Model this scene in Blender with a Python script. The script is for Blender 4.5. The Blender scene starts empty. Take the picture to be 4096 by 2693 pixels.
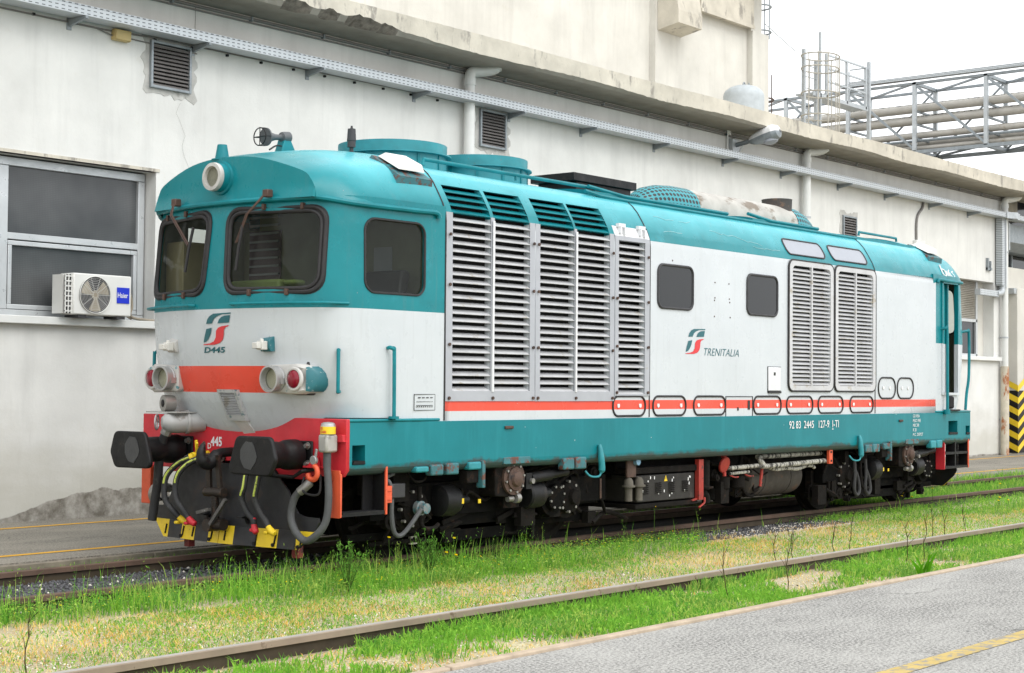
import bpy, bmesh, math, random
import numpy as np
from mathutils import Vector, Matrix
R = math.radians
SC = bpy.context.scene
COL = SC.collection

# ------------------------------------------------------------------ camera
CAMP = np.array([-10.0658, -11.5539, 1.6603]); YAW, PITCH, ROLL = 0.6874, 0.0308, 0.009
_fw = np.array([math.cos(YAW)*math.cos(PITCH), math.sin(YAW)*math.cos(PITCH), math.sin(PITCH)])
_r = np.array([math.sin(YAW), -math.cos(YAW), 0.0]); _u = np.cross(_r, _fw)
_r2 = math.cos(ROLL)*_r + math.sin(ROLL)*_u; _u2 = -math.sin(ROLL)*_r + math.cos(ROLL)*_u
cam = bpy.data.cameras.new('camera'); camo = bpy.data.objects.new('camera', cam); COL.objects.link(camo)
mw = Matrix.Identity(4)
for i in range(3):
    mw[i][0], mw[i][1], mw[i][2], mw[i][3] = _r2[i], _u2[i], -_fw[i], CAMP[i]
camo.matrix_world = mw
cam.sensor_width = 36.0; cam.lens = 36.0*6422.6/4096.0
cam.clip_start = 0.1; cam.clip_end = 2000
SC.camera = camo

# ------------------------------------------------------------------ world and sun (bright overcast)
SUN_EL, SUN_AZ = R(50), R(186)      # compass azimuth of the sun, 0 = +y, clockwise
W = bpy.data.worlds.new('World'); SC.world = W; W.use_nodes = True
nt = W.node_tree; nt.nodes.clear()
sky = nt.nodes.new('ShaderNodeTexSky'); sky.sky_type = 'NISHITA'; sky.sun_disc = False
sky.sun_elevation = SUN_EL; sky.sun_rotation = SUN_AZ; sky.air_density = 1.0; sky.dust_density = 3.0; sky.altitude = 50
hs = nt.nodes.new('ShaderNodeHueSaturation'); hs.inputs['Saturation'].default_value = 0.12; hs.inputs['Value'].default_value = 1.0
cl = nt.nodes.new('ShaderNodeMix'); cl.data_type = 'RGBA'; cl.inputs['Factor'].default_value = 0.62
cl.inputs['B'].default_value = (13.0, 13.3, 13.7, 1)
bg = nt.nodes.new('ShaderNodeBackground'); bg.inputs['Strength'].default_value = 0.132
wo = nt.nodes.new('ShaderNodeOutputWorld')
nt.links.new(sky.outputs[0], hs.inputs['Color']); nt.links.new(hs.outputs[0], cl.inputs['A'])
nt.links.new(cl.outputs['Result'], bg.inputs[0]); nt.links.new(bg.outputs[0], wo.inputs[0])
sun = bpy.data.lights.new('sun', 'SUN'); sun.energy = 1.0; sun.angle = R(38); sun.color = (1.0, 0.965, 0.91)
suno = bpy.data.objects.new('sun', sun); COL.objects.link(suno)
sd = Vector((math.sin(SUN_AZ)*math.cos(SUN_EL), math.cos(SUN_AZ)*math.cos(SUN_EL), math.sin(SUN_EL)))
suno.rotation_euler = sd.to_track_quat('Z', 'Y').to_euler()
SC.view_settings.view_transform = 'Standard'; SC.view_settings.look = 'None'
SC.view_settings.exposure = 0.38; SC.view_settings.gamma = 1.0
SC.render.engine = 'CYCLES'
SC.cycles.max_bounces = 6; SC.cycles.diffuse_bounces = 3; SC.cycles.glossy_bounces = 3; SC.cycles.transmission_bounces = 5
SC.cycles.transparent_max_bounces = 6; SC.cycles.caustics_reflective = False; SC.cycles.caustics_refractive = False

# ------------------------------------------------------------------ materials
def newmat(name):
    m = bpy.data.materials.new(name); m.use_nodes = True
    t = m.node_tree; b = t.nodes['Principled BSDF']
    return m, t, b
def tc(t):
    n = t.nodes.new('ShaderNodeTexCoord'); return n.outputs['Object']
def mapping(t, v, s):
    n = t.nodes.new('ShaderNodeMapping'); n.inputs['Scale'].default_value = s; t.links.new(v, n.inputs[0]); return n.outputs[0]
def noise(t, v, scale, detail=5, rough=.6, dist=0):
    n = t.nodes.new('ShaderNodeTexNoise'); n.inputs['Scale'].default_value = scale; n.inputs['Detail'].default_value = detail
    n.inputs['Roughness'].default_value = rough; n.inputs['Distortion'].default_value = dist
    t.links.new(v, n.inputs['Vector']); return n.outputs[0]
def ramp(t, f, a, b, lo=0., hi=1.):
    n = t.nodes.new('ShaderNodeMapRange'); n.clamp = True
    for k, x in zip(('From Min', 'From Max', 'To Min', 'To Max'), (a, b, lo, hi)): n.inputs[k].default_value = x
    t.links.new(f, n.inputs['Value']); return n.outputs[0]
def math_(t, op, a, b=None):
    n = t.nodes.new('ShaderNodeMath'); n.operation = op
    for i, x in enumerate((a, b)):
        if x is None: continue
        if isinstance(x, (int, float)): n.inputs[i].default_value = x
        else: t.links.new(x, n.inputs[i])
    return n.outputs[0]
def mix(t, f, a, b):
    n = t.nodes.new('ShaderNodeMix'); n.data_type = 'RGBA'
    if isinstance(f, (int, float)): n.inputs['Factor'].default_value = f
    else: t.links.new(f, n.inputs['Factor'])
    for k, x in (('A', a), ('B', b)):
        if isinstance(x, tuple): n.inputs[k].default_value = (x[0], x[1], x[2], 1)
        else: t.links.new(x, n.inputs[k])
    return n.outputs['Result']
def bump(t, b, h, strength, dist=.01):
    n = t.nodes.new('ShaderNodeBump'); n.inputs['Strength'].default_value = strength; n.inputs['Distance'].default_value = dist
    t.links.new(h, n.inputs['Height']); t.links.new(n.outputs[0], b.inputs['Normal'])
def xyz(t, v):
    n = t.nodes.new('ShaderNodeSeparateXYZ'); t.links.new(v, n.inputs[0]); return n.outputs[0], n.outputs[1], n.outputs[2]
def scl(c, k): return tuple(min(1, x*k) for x in c)
def pm(name, c, rough=.5, metal=0., var=.18, scale=4, c2=None, amt=.5, s2=6, bmp=0., bs=60, streak=None, spec=.5):
    """paint/plain surface: base tone variation, optional patches of c2 (rust, dirt, bare metal), optional bump"""
    m, t, b = newmat(name); v = tc(t)
    col = mix(t, ramp(t, noise(t, v, scale), .3, .7), scl(c, 1-var), scl(c, 1+var))
    if c2:
        vv = mapping(t, v, streak) if streak else v
        f = ramp(t, noise(t, vv, s2, 8, .7), amt, amt+.07)
        col = mix(t, f, col, c2)
    t.links.new(col, b.inputs['Base Color'])
    t.links.new(ramp(t, noise(t, v, scale*3), .3, .7, max(.02, rough-.1), min(1, rough+.12)), b.inputs['Roughness'])
    b.inputs['Metallic'].default_value = metal; b.inputs['Specular IOR Level'].default_value = spec
    if bmp: bump(t, b, noise(t, v, bs, 6), bmp)
    return m
TEAL = (.004, .185, .215); WHITE = (.70, .715, .735); REDBAND = (.80, .085, .05)
def body_mat(name, ztop, cab):
    m, t, b = newmat(name); v = tc(t); x, y, z = xyz(t, v)
    n1 = ramp(t, noise(t, v, 1.6), .3, .7)
    teal = mix(t, n1, (.003, .175, .20), (.005, .215, .245))
    white = mix(t, n1, (.515, .55, .57), (.565, .60, .62))
    # sun-bleached patches on the upper teal
    f = ramp(t, noise(t, v, 2.3, 7, .65), .56, .72, 0, .45)
    teal = mix(t, f, teal, (.05, .36, .44))
    # sky sheen painted into the roof teal, paler toward the crown
    sky_sheen = math_(t, 'MULTIPLY', ramp(t, math_(t, 'ADD', z, math_(t, 'MULTIPLY', noise(t, v, 1.8, 6), .25)), 3.50, 3.84, 0, .85), ramp(t, x, -.12, .35))
    teal = mix(t, sky_sheen, teal, (.10, .47, .53))
    grim = ramp(t, noise(t, mapping(t, v, (1, 1, 2)), 1.7, 8, .7), .56, .74, 0, .30); teal = mix(t, grim, teal, (.012, .10, .115))
    up = math_(t, 'GREATER_THAN', z, ztop)
    col = mix(t, up, white, teal)
    if cab:
        band = math_(t, 'MULTIPLY', math_(t, 'GREATER_THAN', z, 1.578), math_(t, 'LESS_THAN', z, 1.822))
        band = math_(t, 'MULTIPLY', band, math_(t, 'LESS_THAN', math_(t, 'ABSOLUTE', y), .8))
        band = math_(t, 'MULTIPLY', band, math_(t, 'LESS_THAN', x, .3))
    else:
        band = math_(t, 'MULTIPLY', math_(t, 'GREATER_THAN', z, 1.416), math_(t, 'LESS_THAN', z, 1.518))
        band = math_(t, 'MULTIPLY', band, math_(t, 'LESS_THAN', x, 12.09))
    col = mix(t, band, col, mix(t, n1, scl(REDBAND, .9), scl(REDBAND, 1.05)))
    # thin grime streaks running down and a few paint chips
    st = ramp(t, noise(t, mapping(t, v, (7, 7, .5)), 2.2, 6, .7), .55, .85, 0, .20)
    col = mix(t, st, col, (.20, .19, .165))
    blot = ramp(t, noise(t, v, 1.1, 8, .72), .54, .78, 0, .13)
    col = mix(t, blot, col, (.27, .25, .21))
    chip = ramp(t, noise(t, v, 26, 3, .5), .755, .77, 0, .8)
    col = mix(t, chip, col, (.30, .32, .32))
    t.links.new(col, b.inputs['Base Color'])
    t.links.new(ramp(t, noise(t, v, 5), .3, .7, .22, .42), b.inputs['Roughness'])
    b.inputs['Specular IOR Level'].default_value = .3
    bump(t, b, noise(t, v, 2.2, 2), .10, .02)
    return m
M = {}
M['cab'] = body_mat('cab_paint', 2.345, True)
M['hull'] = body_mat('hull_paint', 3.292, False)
M['teal'] = pm('teal_paint', TEAL, .42, spec=.3, c2=(.10, .055, .035), amt=.70, s2=5)
M['plainteal'] = pm('frame_teal_paint_plain', (.004, .235, .295), .42, spec=.25, c2=(.055, .30, .33), amt=.66, s2=2.2, streak=(1.5, 1.5, .5))
def framemat():
    m, t, b = newmat('frame_teal_paint'); v = tc(t); x, y, z = xyz(t, v)
    col = mix(t, ramp(t, noise(t, v, 1.4), .3, .7), (.003, .16, .185), (.005, .195, .225))
    st = ramp(t, noise(t, mapping(t, v, (3, 3, .35)), 2.0, 6, .7), .5, .78, 0, .32); col = mix(t, st, col, (.03, .30, .34))
    chip = ramp(t, noise(t, v, 17, 2, .5), .76, .775, 0, .85); col = mix(t, chip, col, (.55, .60, .60))
    # rust and oil creeping up from the rolled lower edge, and along the top seam
    lo = ramp(t, math_(t, 'SUBTRACT', math_(t, 'ADD', .80, math_(t, 'MULTIPLY', noise(t, mapping(t, v, (.8, .8, 1)), 2.6, 8, .72), .27)), z), -.01, .03, 0, .75)
    col = mix(t, lo, col, mix(t, noise(t, v, 9, 6), (.015, .035, .035), (.10, .045, .025)))
    t.links.new(col, b.inputs['Base Color']); b.inputs['Roughness'].default_value = .42; b.inputs['Specular IOR Level'].default_value = .28
    bump(t, b, noise(t, v, 1.6, 2), .08, .02); return m
M['frameteal'] = framemat()
M['tealrust'] = pm('rusty_teal_paint', (.035, .15, .17), .6, c2=(.12, .045, .03), amt=.49, s2=11, bmp=.3)
M['tealworn'] = pm('worn_teal_paint', (.02, .23, .265), .5, c2=(.17, .085, .05), amt=.64, s2=9)
M['white'] = pm('white_paint', (.68, .69, .705), .42, var=.06)
M['slat'] = pm('slat_paint', (.52, .525, .535), .45, var=.1, c2=(.40, .37, .32), amt=.58, s2=5)
M['grey'] = pm('panel_grey_paint', (.37, .385, .415), .42, var=.06, c2=(.35, .34, .32), amt=.66)
M['lampwhite'] = pm('worn_lamp_paint', (.50, .49, .465), .45, c2=(.09, .25, .28), amt=.61, s2=9)
M['lampteal'] = pm('chipped_lamp_teal', (.02, .135, .16), .45, c2=(.5, .52, .51), amt=.60, s2=22)
M['alu'] = pm('aluminium', (.42, .42, .415), .35, .5, var=.08)
M['red'] = pm('red_paint', (.56, .022, .035), .5, var=.14, c2=(.12, .03, .03), amt=.67, s2=6)
M['darkred'] = pm('dirty_red_paint', (.34, .03, .02), .6, var=.2, c2=(.08, .02, .015), amt=.55, s2=7)
M['orange'] = pm('orange_paint', (.66, .095, .035), .5, var=.12, c2=(.16, .05, .03), amt=.62, s2=9)
M['yellow'] = pm('yellow_paint', (.80, .56, .02), .5, var=.1, c2=(.25, .2, .05), amt=.66, s2=20)
M['black'] = pm('black_steel', (.0075, .0075, .0082), .5, .0, var=.3, c2=(.022, .018, .016), amt=.58, s2=8, bmp=.25, spec=.3)
M['plow'] = pm('plough_steel', (.019, .0195, .022), .5, var=.3, c2=(.04, .03, .026), amt=.55, s2=3, bmp=.1)
M['grime'] = pm('grimy_steel', (.0032, .003, .0028), .85, var=.4, c2=(.009, .0065, .0045), amt=.55, s2=5, bmp=.3, spec=.12)
M['grime2'] = pm('brown_grime', (.0065, .0052, .0042), .85, var=.4, c2=(.028, .015, .0095), amt=.58, s2=7, bmp=.4, spec=.2)
M['rustbrown'] = pm('rust_brown', (.075, .043, .031), .75, var=.3, c2=(.04, .03, .028), amt=.55, bmp=.4)
M['rubber'] = pm('rubber', (.018, .017, .018), .6, var=.2)
M['hose'] = pm('hose_rubber', (.025, .025, .026), .65, var=.25, c2=(.06, .06, .055), amt=.6, s2=20)
M['hosegrey'] = pm('grey_hose', (.075, .078, .08), .7, var=.2, bmp=.4, bs=50)
M['hoseyel'] = pm('hose_yellow_stripe', (.50, .58, .10), .6, var=.2, c2=(.05, .05, .04), amt=.55, s2=25)
M['steel'] = pm('bare_steel', (.30, .29, .27), .45, .6, var=.2)
M['wiper'] = pm('brown_wiper_steel', (.075, .04, .028), .5, var=.2)
M['dark'] = pm('dark_void', (.006, .006, .007), .9, var=.2)
M['lagging'] = pm('pipe_lagging', (.40, .39, .34), .7, var=.15, c2=(.03, .027, .025), amt=.49, s2=7, streak=(3, 1, 1))
M['muffler'] = pm('muffler_steel', (.42, .405, .37), .7, .0, var=.15, c2=(.20, .165, .13), amt=.53, s2=2.6, streak=(.5, 1, 1))
M['signwhite'] = pm('sign_white', (.75, .75, .75), .5, var=.03)
M['logoteal'] = pm('logo_teal', (.012, .11, .13), .45, var=.05)
M['logored'] = pm('logo_red', (.62, .03, .035), .45, var=.05)
M['blackprint'] = pm('black_print', (.015, .015, .015), .6, var=.05)
M['olive'] = pm('cab_lining_olive', (.20, .215, .135), .7, var=.15)
M['cream'] = pm('cream_cabinet', (.46, .38, .23), .6, var=.08)
M['seatgreen'] = pm('desk_green', (.26, .33, .10), .6, var=.1)
M['charcoal'] = pm('charcoal_plastic', (.035, .035, .038), .6, var=.15)
def glassmat(name, tint=(1, 1, 1), refl=.9, alpha=.25):
    m, t, b = newmat(name)
    b.inputs['Base Color'].default_value = (.02, .022, .02, 1); b.inputs['Roughness'].default_value = .04
    tr = t.nodes.new('ShaderNodeBsdfTransparent'); tr.inputs[0].default_value = tint + (1,)
    mx = t.nodes.new('ShaderNodeMixShader'); mx.inputs[0].default_value = alpha
    t.links.new(tr.outputs[0], mx.inputs[1]); t.links.new(b.outputs[0], mx.inputs[2])
    t.links.new(mx.outputs[0], t.nodes['Material Output'].inputs[0]); return m
M['cabglass'] = glassmat('cab_glass', (.80, .85, .80), alpha=.32)
def simple(name, c, rough=.3, metal=0., spec=.5):
    m, t, b = newmat(name); v = tc(t)
    t.links.new(mix(t, noise(t, v, 6), scl(c, .92), scl(c, 1.06)), b.inputs['Base Color'])
    b.inputs['Roughness'].default_value = rough; b.inputs['Metallic'].default_value = metal; b.inputs['Specular IOR Level'].default_value = spec
    return m
M['darkglass'] = simple('dark_glass', (.022, .024, .026), .08, spec=.28)
M['frost'] = simple('frosted_panel', (.36, .38, .42), .6, spec=.2)
M['redlens'] = simple('red_lens', (.22, .004, .018), .15)
M['mirror'] = simple('reflector', (.85, .84, .76), .3, .35)
M['lens'] = glassmat('lamp_lens', (.95, .95, .9), alpha=.18)
# --- perforated sheet
def perf(name, c, sc, thr, vec=(1, 1, 1)):
    m, t, b = newmat(name); v = mapping(t, t.nodes.new('ShaderNodeTexCoord').outputs['UV'], vec)
    n = t.nodes.new('ShaderNodeTexVoronoi'); n.feature = 'F1'; n.voronoi_dimensions = '2D'; n.inputs['Scale'].default_value = sc; n.inputs['Randomness'].default_value = 0.0
    t.links.new(v, n.inputs['Vector'])
    f = math_(t, 'LESS_THAN', n.outputs['Distance'], thr)
    t.links.new(mix(t, f, c, (.008, .01, .01)), b.inputs['Base Color']); b.inputs['Roughness'].default_value = .5
    return m
M['perf'] = perf('perforated_teal', (.03, .27, .31), 13, .36)
# --- setting
def wallmat(name, c, peel=True):
    m, t, b = newmat(name); v = tc(t); x, y, z = xyz(t, v)
    base = mix(t, ramp(t, noise(t, v, .9, 6, .6), .3, .72), scl(c, .86), scl(c, 1.08))
    st = ramp(t, noise(t, mapping(t, v, (2.4, 2.4, .22)), 1.3, 6, .65), .50, .80, 0, .42)
    base = mix(t, st, base, scl(c, .62))
    sp = ramp(t, noise(t, v, 3.2, 8, .7), .60, .74, 0, .35)
    base = mix(t, sp, base, (c[0]*.80, c[1]*.76, c[2]*.66))
    if peel:
        hn = noise(t, mapping(t, v, (.55, .55, 1.1)), 1.5, 8, .62)
        # damp staining low on the wall and spalled plaster along the foot
        low = ramp(t, math_(t, 'SUBTRACT', z, math_(t, 'MULTIPLY', hn, 2.2)), -.75, .15, .55, 0)
        base = mix(t, low, base, (c[0]*.62, c[1]*.60, c[2]*.52))
        g = math_(t, 'DIVIDE', math_(t, 'SUBTRACT', x, 2.3), 1.2); g = math_(t, 'POWER', 2.718, math_(t, 'MULTIPLY', math_(t, 'MULTIPLY', math_(t, 'MULTIPLY', g, g), math_(t, 'MULTIPLY', g, g)), -1))
        hh = math_(t, 'ADD', math_(t, 'MULTIPLY', g, math_(t, 'ADD', math_(t, 'MULTIPLY', hn, .42), .03)), math_(t, 'MULTIPLY', hn, .10))
        pk = ramp(t, math_(t, 'SUBTRACT', hh, z), .0, .012)
        stone = mix(t, ramp(t, noise(t, v, 5, 8, .7), .35, .65), (.15, .135, .11), (.46, .44, .40))
        base = mix(t, pk, base, stone)
    t.links.new(base, b.inputs['Base Color']); b.inputs['Roughness'].default_value = .92; b.inputs['Specular IOR Level'].default_value = .2
    bump(t, b, noise(t, v, 26, 8, .7), .25, .012)
    return m
M['wall'] = wallmat('rendered_wall', (.70, .70, .675))
M['wall2'] = wallmat('pale_render', (.63, .615, .565), False)
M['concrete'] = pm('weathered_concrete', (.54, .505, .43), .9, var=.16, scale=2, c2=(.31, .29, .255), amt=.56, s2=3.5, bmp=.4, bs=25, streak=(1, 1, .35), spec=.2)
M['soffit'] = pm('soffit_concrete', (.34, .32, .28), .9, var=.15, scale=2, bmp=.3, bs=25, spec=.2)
M['spall'] = pm('broken_concrete', (.20, .18, .155), .95, var=.5, scale=9, bmp=1, bs=18, spec=.2)
M['plaster'] = pm('bare_plaster', (.46, .455, .43), .95, var=.2, scale=5, c2=(.33, .325, .30), amt=.58, bmp=.5, bs=25, spec=.2)
M['galv'] = pm('galvanised_steel', (.46, .49, .51), .45, .45, var=.12, scale=8)
M['galvdark'] = pm('galvanised_steel_dull', (.27, .30, .32), .5, .4, var=.15, scale=8)
M['vent'] = pm('vent_slat_grey', (.15, .14, .135), .6, var=.15)
M['pvc'] = pm('white_pvc', (.68, .69, .67), .4, var=.05)
M['ivory'] = pm('ivory_plastic', (.52, .40, .17), .5, var=.08)
M['cable'] = pm('grey_cable', (.20, .19, .18), .6, var=.1)
M['acwhite'] = pm('ac_white', (.70, .70, .67), .4, var=.04)
M['aluwin'] = pm('window_aluminium', (.55, .57, .58), .35, .35, var=.06)
def mesh_glass():
    m, t, b = newmat('mesh_backed_glass'); v = tc(t)
    n = t.nodes.new('ShaderNodeTexVoronoi'); n.inputs['Scale'].default_value = 45; n.inputs['Randomness'].default_value = 0; t.links.new(v, n.inputs['Vector'])
    c = mix(t, ramp(t, noise(t, v, .9, 3), .35, .65), (.05, .055, .058), (.105, .11, .112))
    t.links.new(mix(t, ramp(t, n.outputs['Distance'], .25, .4, 0, .3), c, (.03, .03, .032)), b.inputs['Base Color']); b.inputs['Roughness'].default_value = .22
    return m
M['meshglass'] = mesh_glass()
def asphalt(name, a, bcol, sc=90, patch=(.30, .29, .27), pamt=.4):
    m, t, b = newmat(name); v = tc(t)
    n = noise(t, v, sc, 3, .75)
    col = mix(t, ramp(t, n, .38, .62), a, bcol)
    col = mix(t, ramp(t, noise(t, mapping(t, v, (.6, 1.4, 1)), 1.1, 7, .65), .42, .68, 0, pamt), col, patch)
    col = mix(t, ramp(t, noise(t, v, 3.4, 7, .7), .56, .75, 0, .35), col, scl(a, .8))
    ck = t.nodes.new('ShaderNodeTexVoronoi'); ck.feature = 'DISTANCE_TO_EDGE'; ck.inputs['Scale'].default_value = .55
    wv = t.nodes.new('ShaderNodeVectorMath'); wv.operation = 'ADD'; nz = t.nodes.new('ShaderNodeTexNoise'); nz.inputs['Scale'].default_value = 2.2; nz.inputs['Detail'].default_value = 6; t.links.new(v, nz.inputs['Vector'])
    t.links.new(v, wv.inputs[0]); t.links.new(nz.outputs['Color'], wv.inputs[1]); t.links.new(wv.outputs[0], ck.inputs['Vector'])
    cr = math_(t, 'MULTIPLY', ramp(t, ck.outputs['Distance'], .0, .012, .6, 0), ramp(t, noise(t, v, .5, 3), .45, .6))
    col = mix(t, cr, col, (.05, .048, .045))
    oil = ramp(t, noise(t, v, .8, 4, .5), .62, .72, 0, .35); col = mix(t, oil, col, (.07, .068, .065))
    dk = ramp(t, noise(t, v, 11, 2, .5), .73, .75, 0, .8)
    col = mix(t, dk, col, (.05, .05, .05))
    t.links.new(col, b.inputs['Base Color']); b.inputs['Roughness'].default_value = .9; b.inputs['Specular IOR Level'].default_value = .25
    bump(t, b, n, .6, .012); return m
M['asphalt'] = asphalt('platform_asphalt', (.07, .069, .066), (.48, .47, .44), 48, (.47, .46, .43), .5)
M['pavement'] = asphalt('pavement_asphalt', (.11, .10, .085), (.30, .28, .235), 45, (.38, .35, .29))
M['kerb'] = pm('kerb_concrete', (.44, .355, .265), .9, var=.2, scale=6, bmp=.4, spec=.2, c2=(.25, .2, .15), amt=.6)
M['kerbdark'] = pm('dirty_kerb', (.20, .175, .14), .9, var=.3, scale=6, bmp=.4, spec=.2)
M['linepaint'] = pm('worn_yellow_line', (.62, .34, .035), .8, var=.12, c2=(.26, .22, .15), amt=.60, s2=9, spec=.2)
M['linepale'] = pm('faded_yellow_line', (.48, .36, .13), .8, var=.14, c2=(.27, .25, .21), amt=.49, s2=11, spec=.2)
M['railtop'] = pm('worn_rail_top', (.37, .35, .315), .6, .1, var=.12, streak=(.2, 8, 1), c2=(.22, .19, .16), amt=.58)
M['railside'] = pm('rusty_rail', (.10, .062, .043), .85, var=.25, scale=3, bmp=.2)
M['railside2'] = pm('grey_brown_rail', (.25, .195, .145), .8, var=.15, scale=3, c2=(.12, .08, .05), amt=.6)
M['railweb'] = pm('dark_rail_web', (.05, .037, .022), .9, var=.3)
def groundmat():
    m, t, b = newmat('ground_soil'); v = tc(t)
    g = ramp(t, noise(t, v, 30, 5, .7), .35, .65)
    col = mix(t, g, (.36, .30, .16), (.66, .60, .42))
    peb = t.nodes.new('ShaderNodeTexVoronoi'); peb.inputs['Scale'].default_value = 38; t.links.new(v, peb.inputs['Vector'])
    pe = ramp(t, noise(t, v, .9, 5, .6), .42, .62, 0, .75)
    col = mix(t, pe, col, mix(t, ramp(t, peb.outputs['Distance'], .1, .5), (.76, .70, .58), (.34, .27, .17)))
    t.links.new(col, b.inputs['Base Color']); b.inputs['Roughness'].default_value = .95; b.inputs['Specular IOR Level'].default_value = .15
    bump(t, b, peb.outputs['Distance'], .8, .02); return m
M['soil'] = groundmat()
M['ballastbed'] = pm('dark_ballast_bed', (.06, .058, .058), .95, var=.5, scale=30, c2=(.15, .145, .14), amt=.55, s2=35, bmp=1, bs=30, spec=.2)
M['stone_d'] = pm('dark_stone', (.10, .10, .105), .9, var=.4, scale=12, spec=.2)
M['stone_l'] = pm('pale_stone', (.68, .64, .56), .9, var=.3, scale=12, spec=.2)
def leaf(name, c, tr=.45):
    m = bpy.data.materials.new(name); m.use_nodes = True; t = m.node_tree; t.nodes.clear()
    o = t.nodes.new('ShaderNodeOutputMaterial'); d = t.nodes.new('ShaderNodeBsdfDiffuse'); l = t.nodes.new('ShaderNodeBsdfTranslucent'); x = t.nodes.new('ShaderNodeMixShader')
    v = tc(t); cc = mix(t, noise(t, v, 2.5, 3), scl(c, .8), scl(c, 1.2))
    t.links.new(cc, d.inputs[0]); t.links.new(cc, l.inputs[0]); x.inputs[0].default_value = tr
    t.links.new(d.outputs[0], x.inputs[1]); t.links.new(l.outputs[0], x.inputs[2]); t.links.new(x.outputs[0], o.inputs[0]); return m
GREENS = [leaf('grass_green_a', (.20, .45, .055)), leaf('grass_green_b', (.30, .56, .075)), leaf('grass_green_c', (.13, .34, .05)), leaf('grass_green_d', (.42, .58, .12)), leaf('grass_green_e', (.18, .38, .07))]
STRAW = [leaf('straw_a', (.80, .53, .14), .3), leaf('straw_b', (.84, .68, .30), .3), leaf('straw_c', (.70, .42, .11), .3)]
PETAL = leaf('yellow_petal', (.85, .62, .01), .3)
STALK = leaf('weed_stalk', (.07, .13, .03), .2); DRYSTALK = leaf('dark_dry_stalk', (.07, .06, .03), .1)
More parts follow.
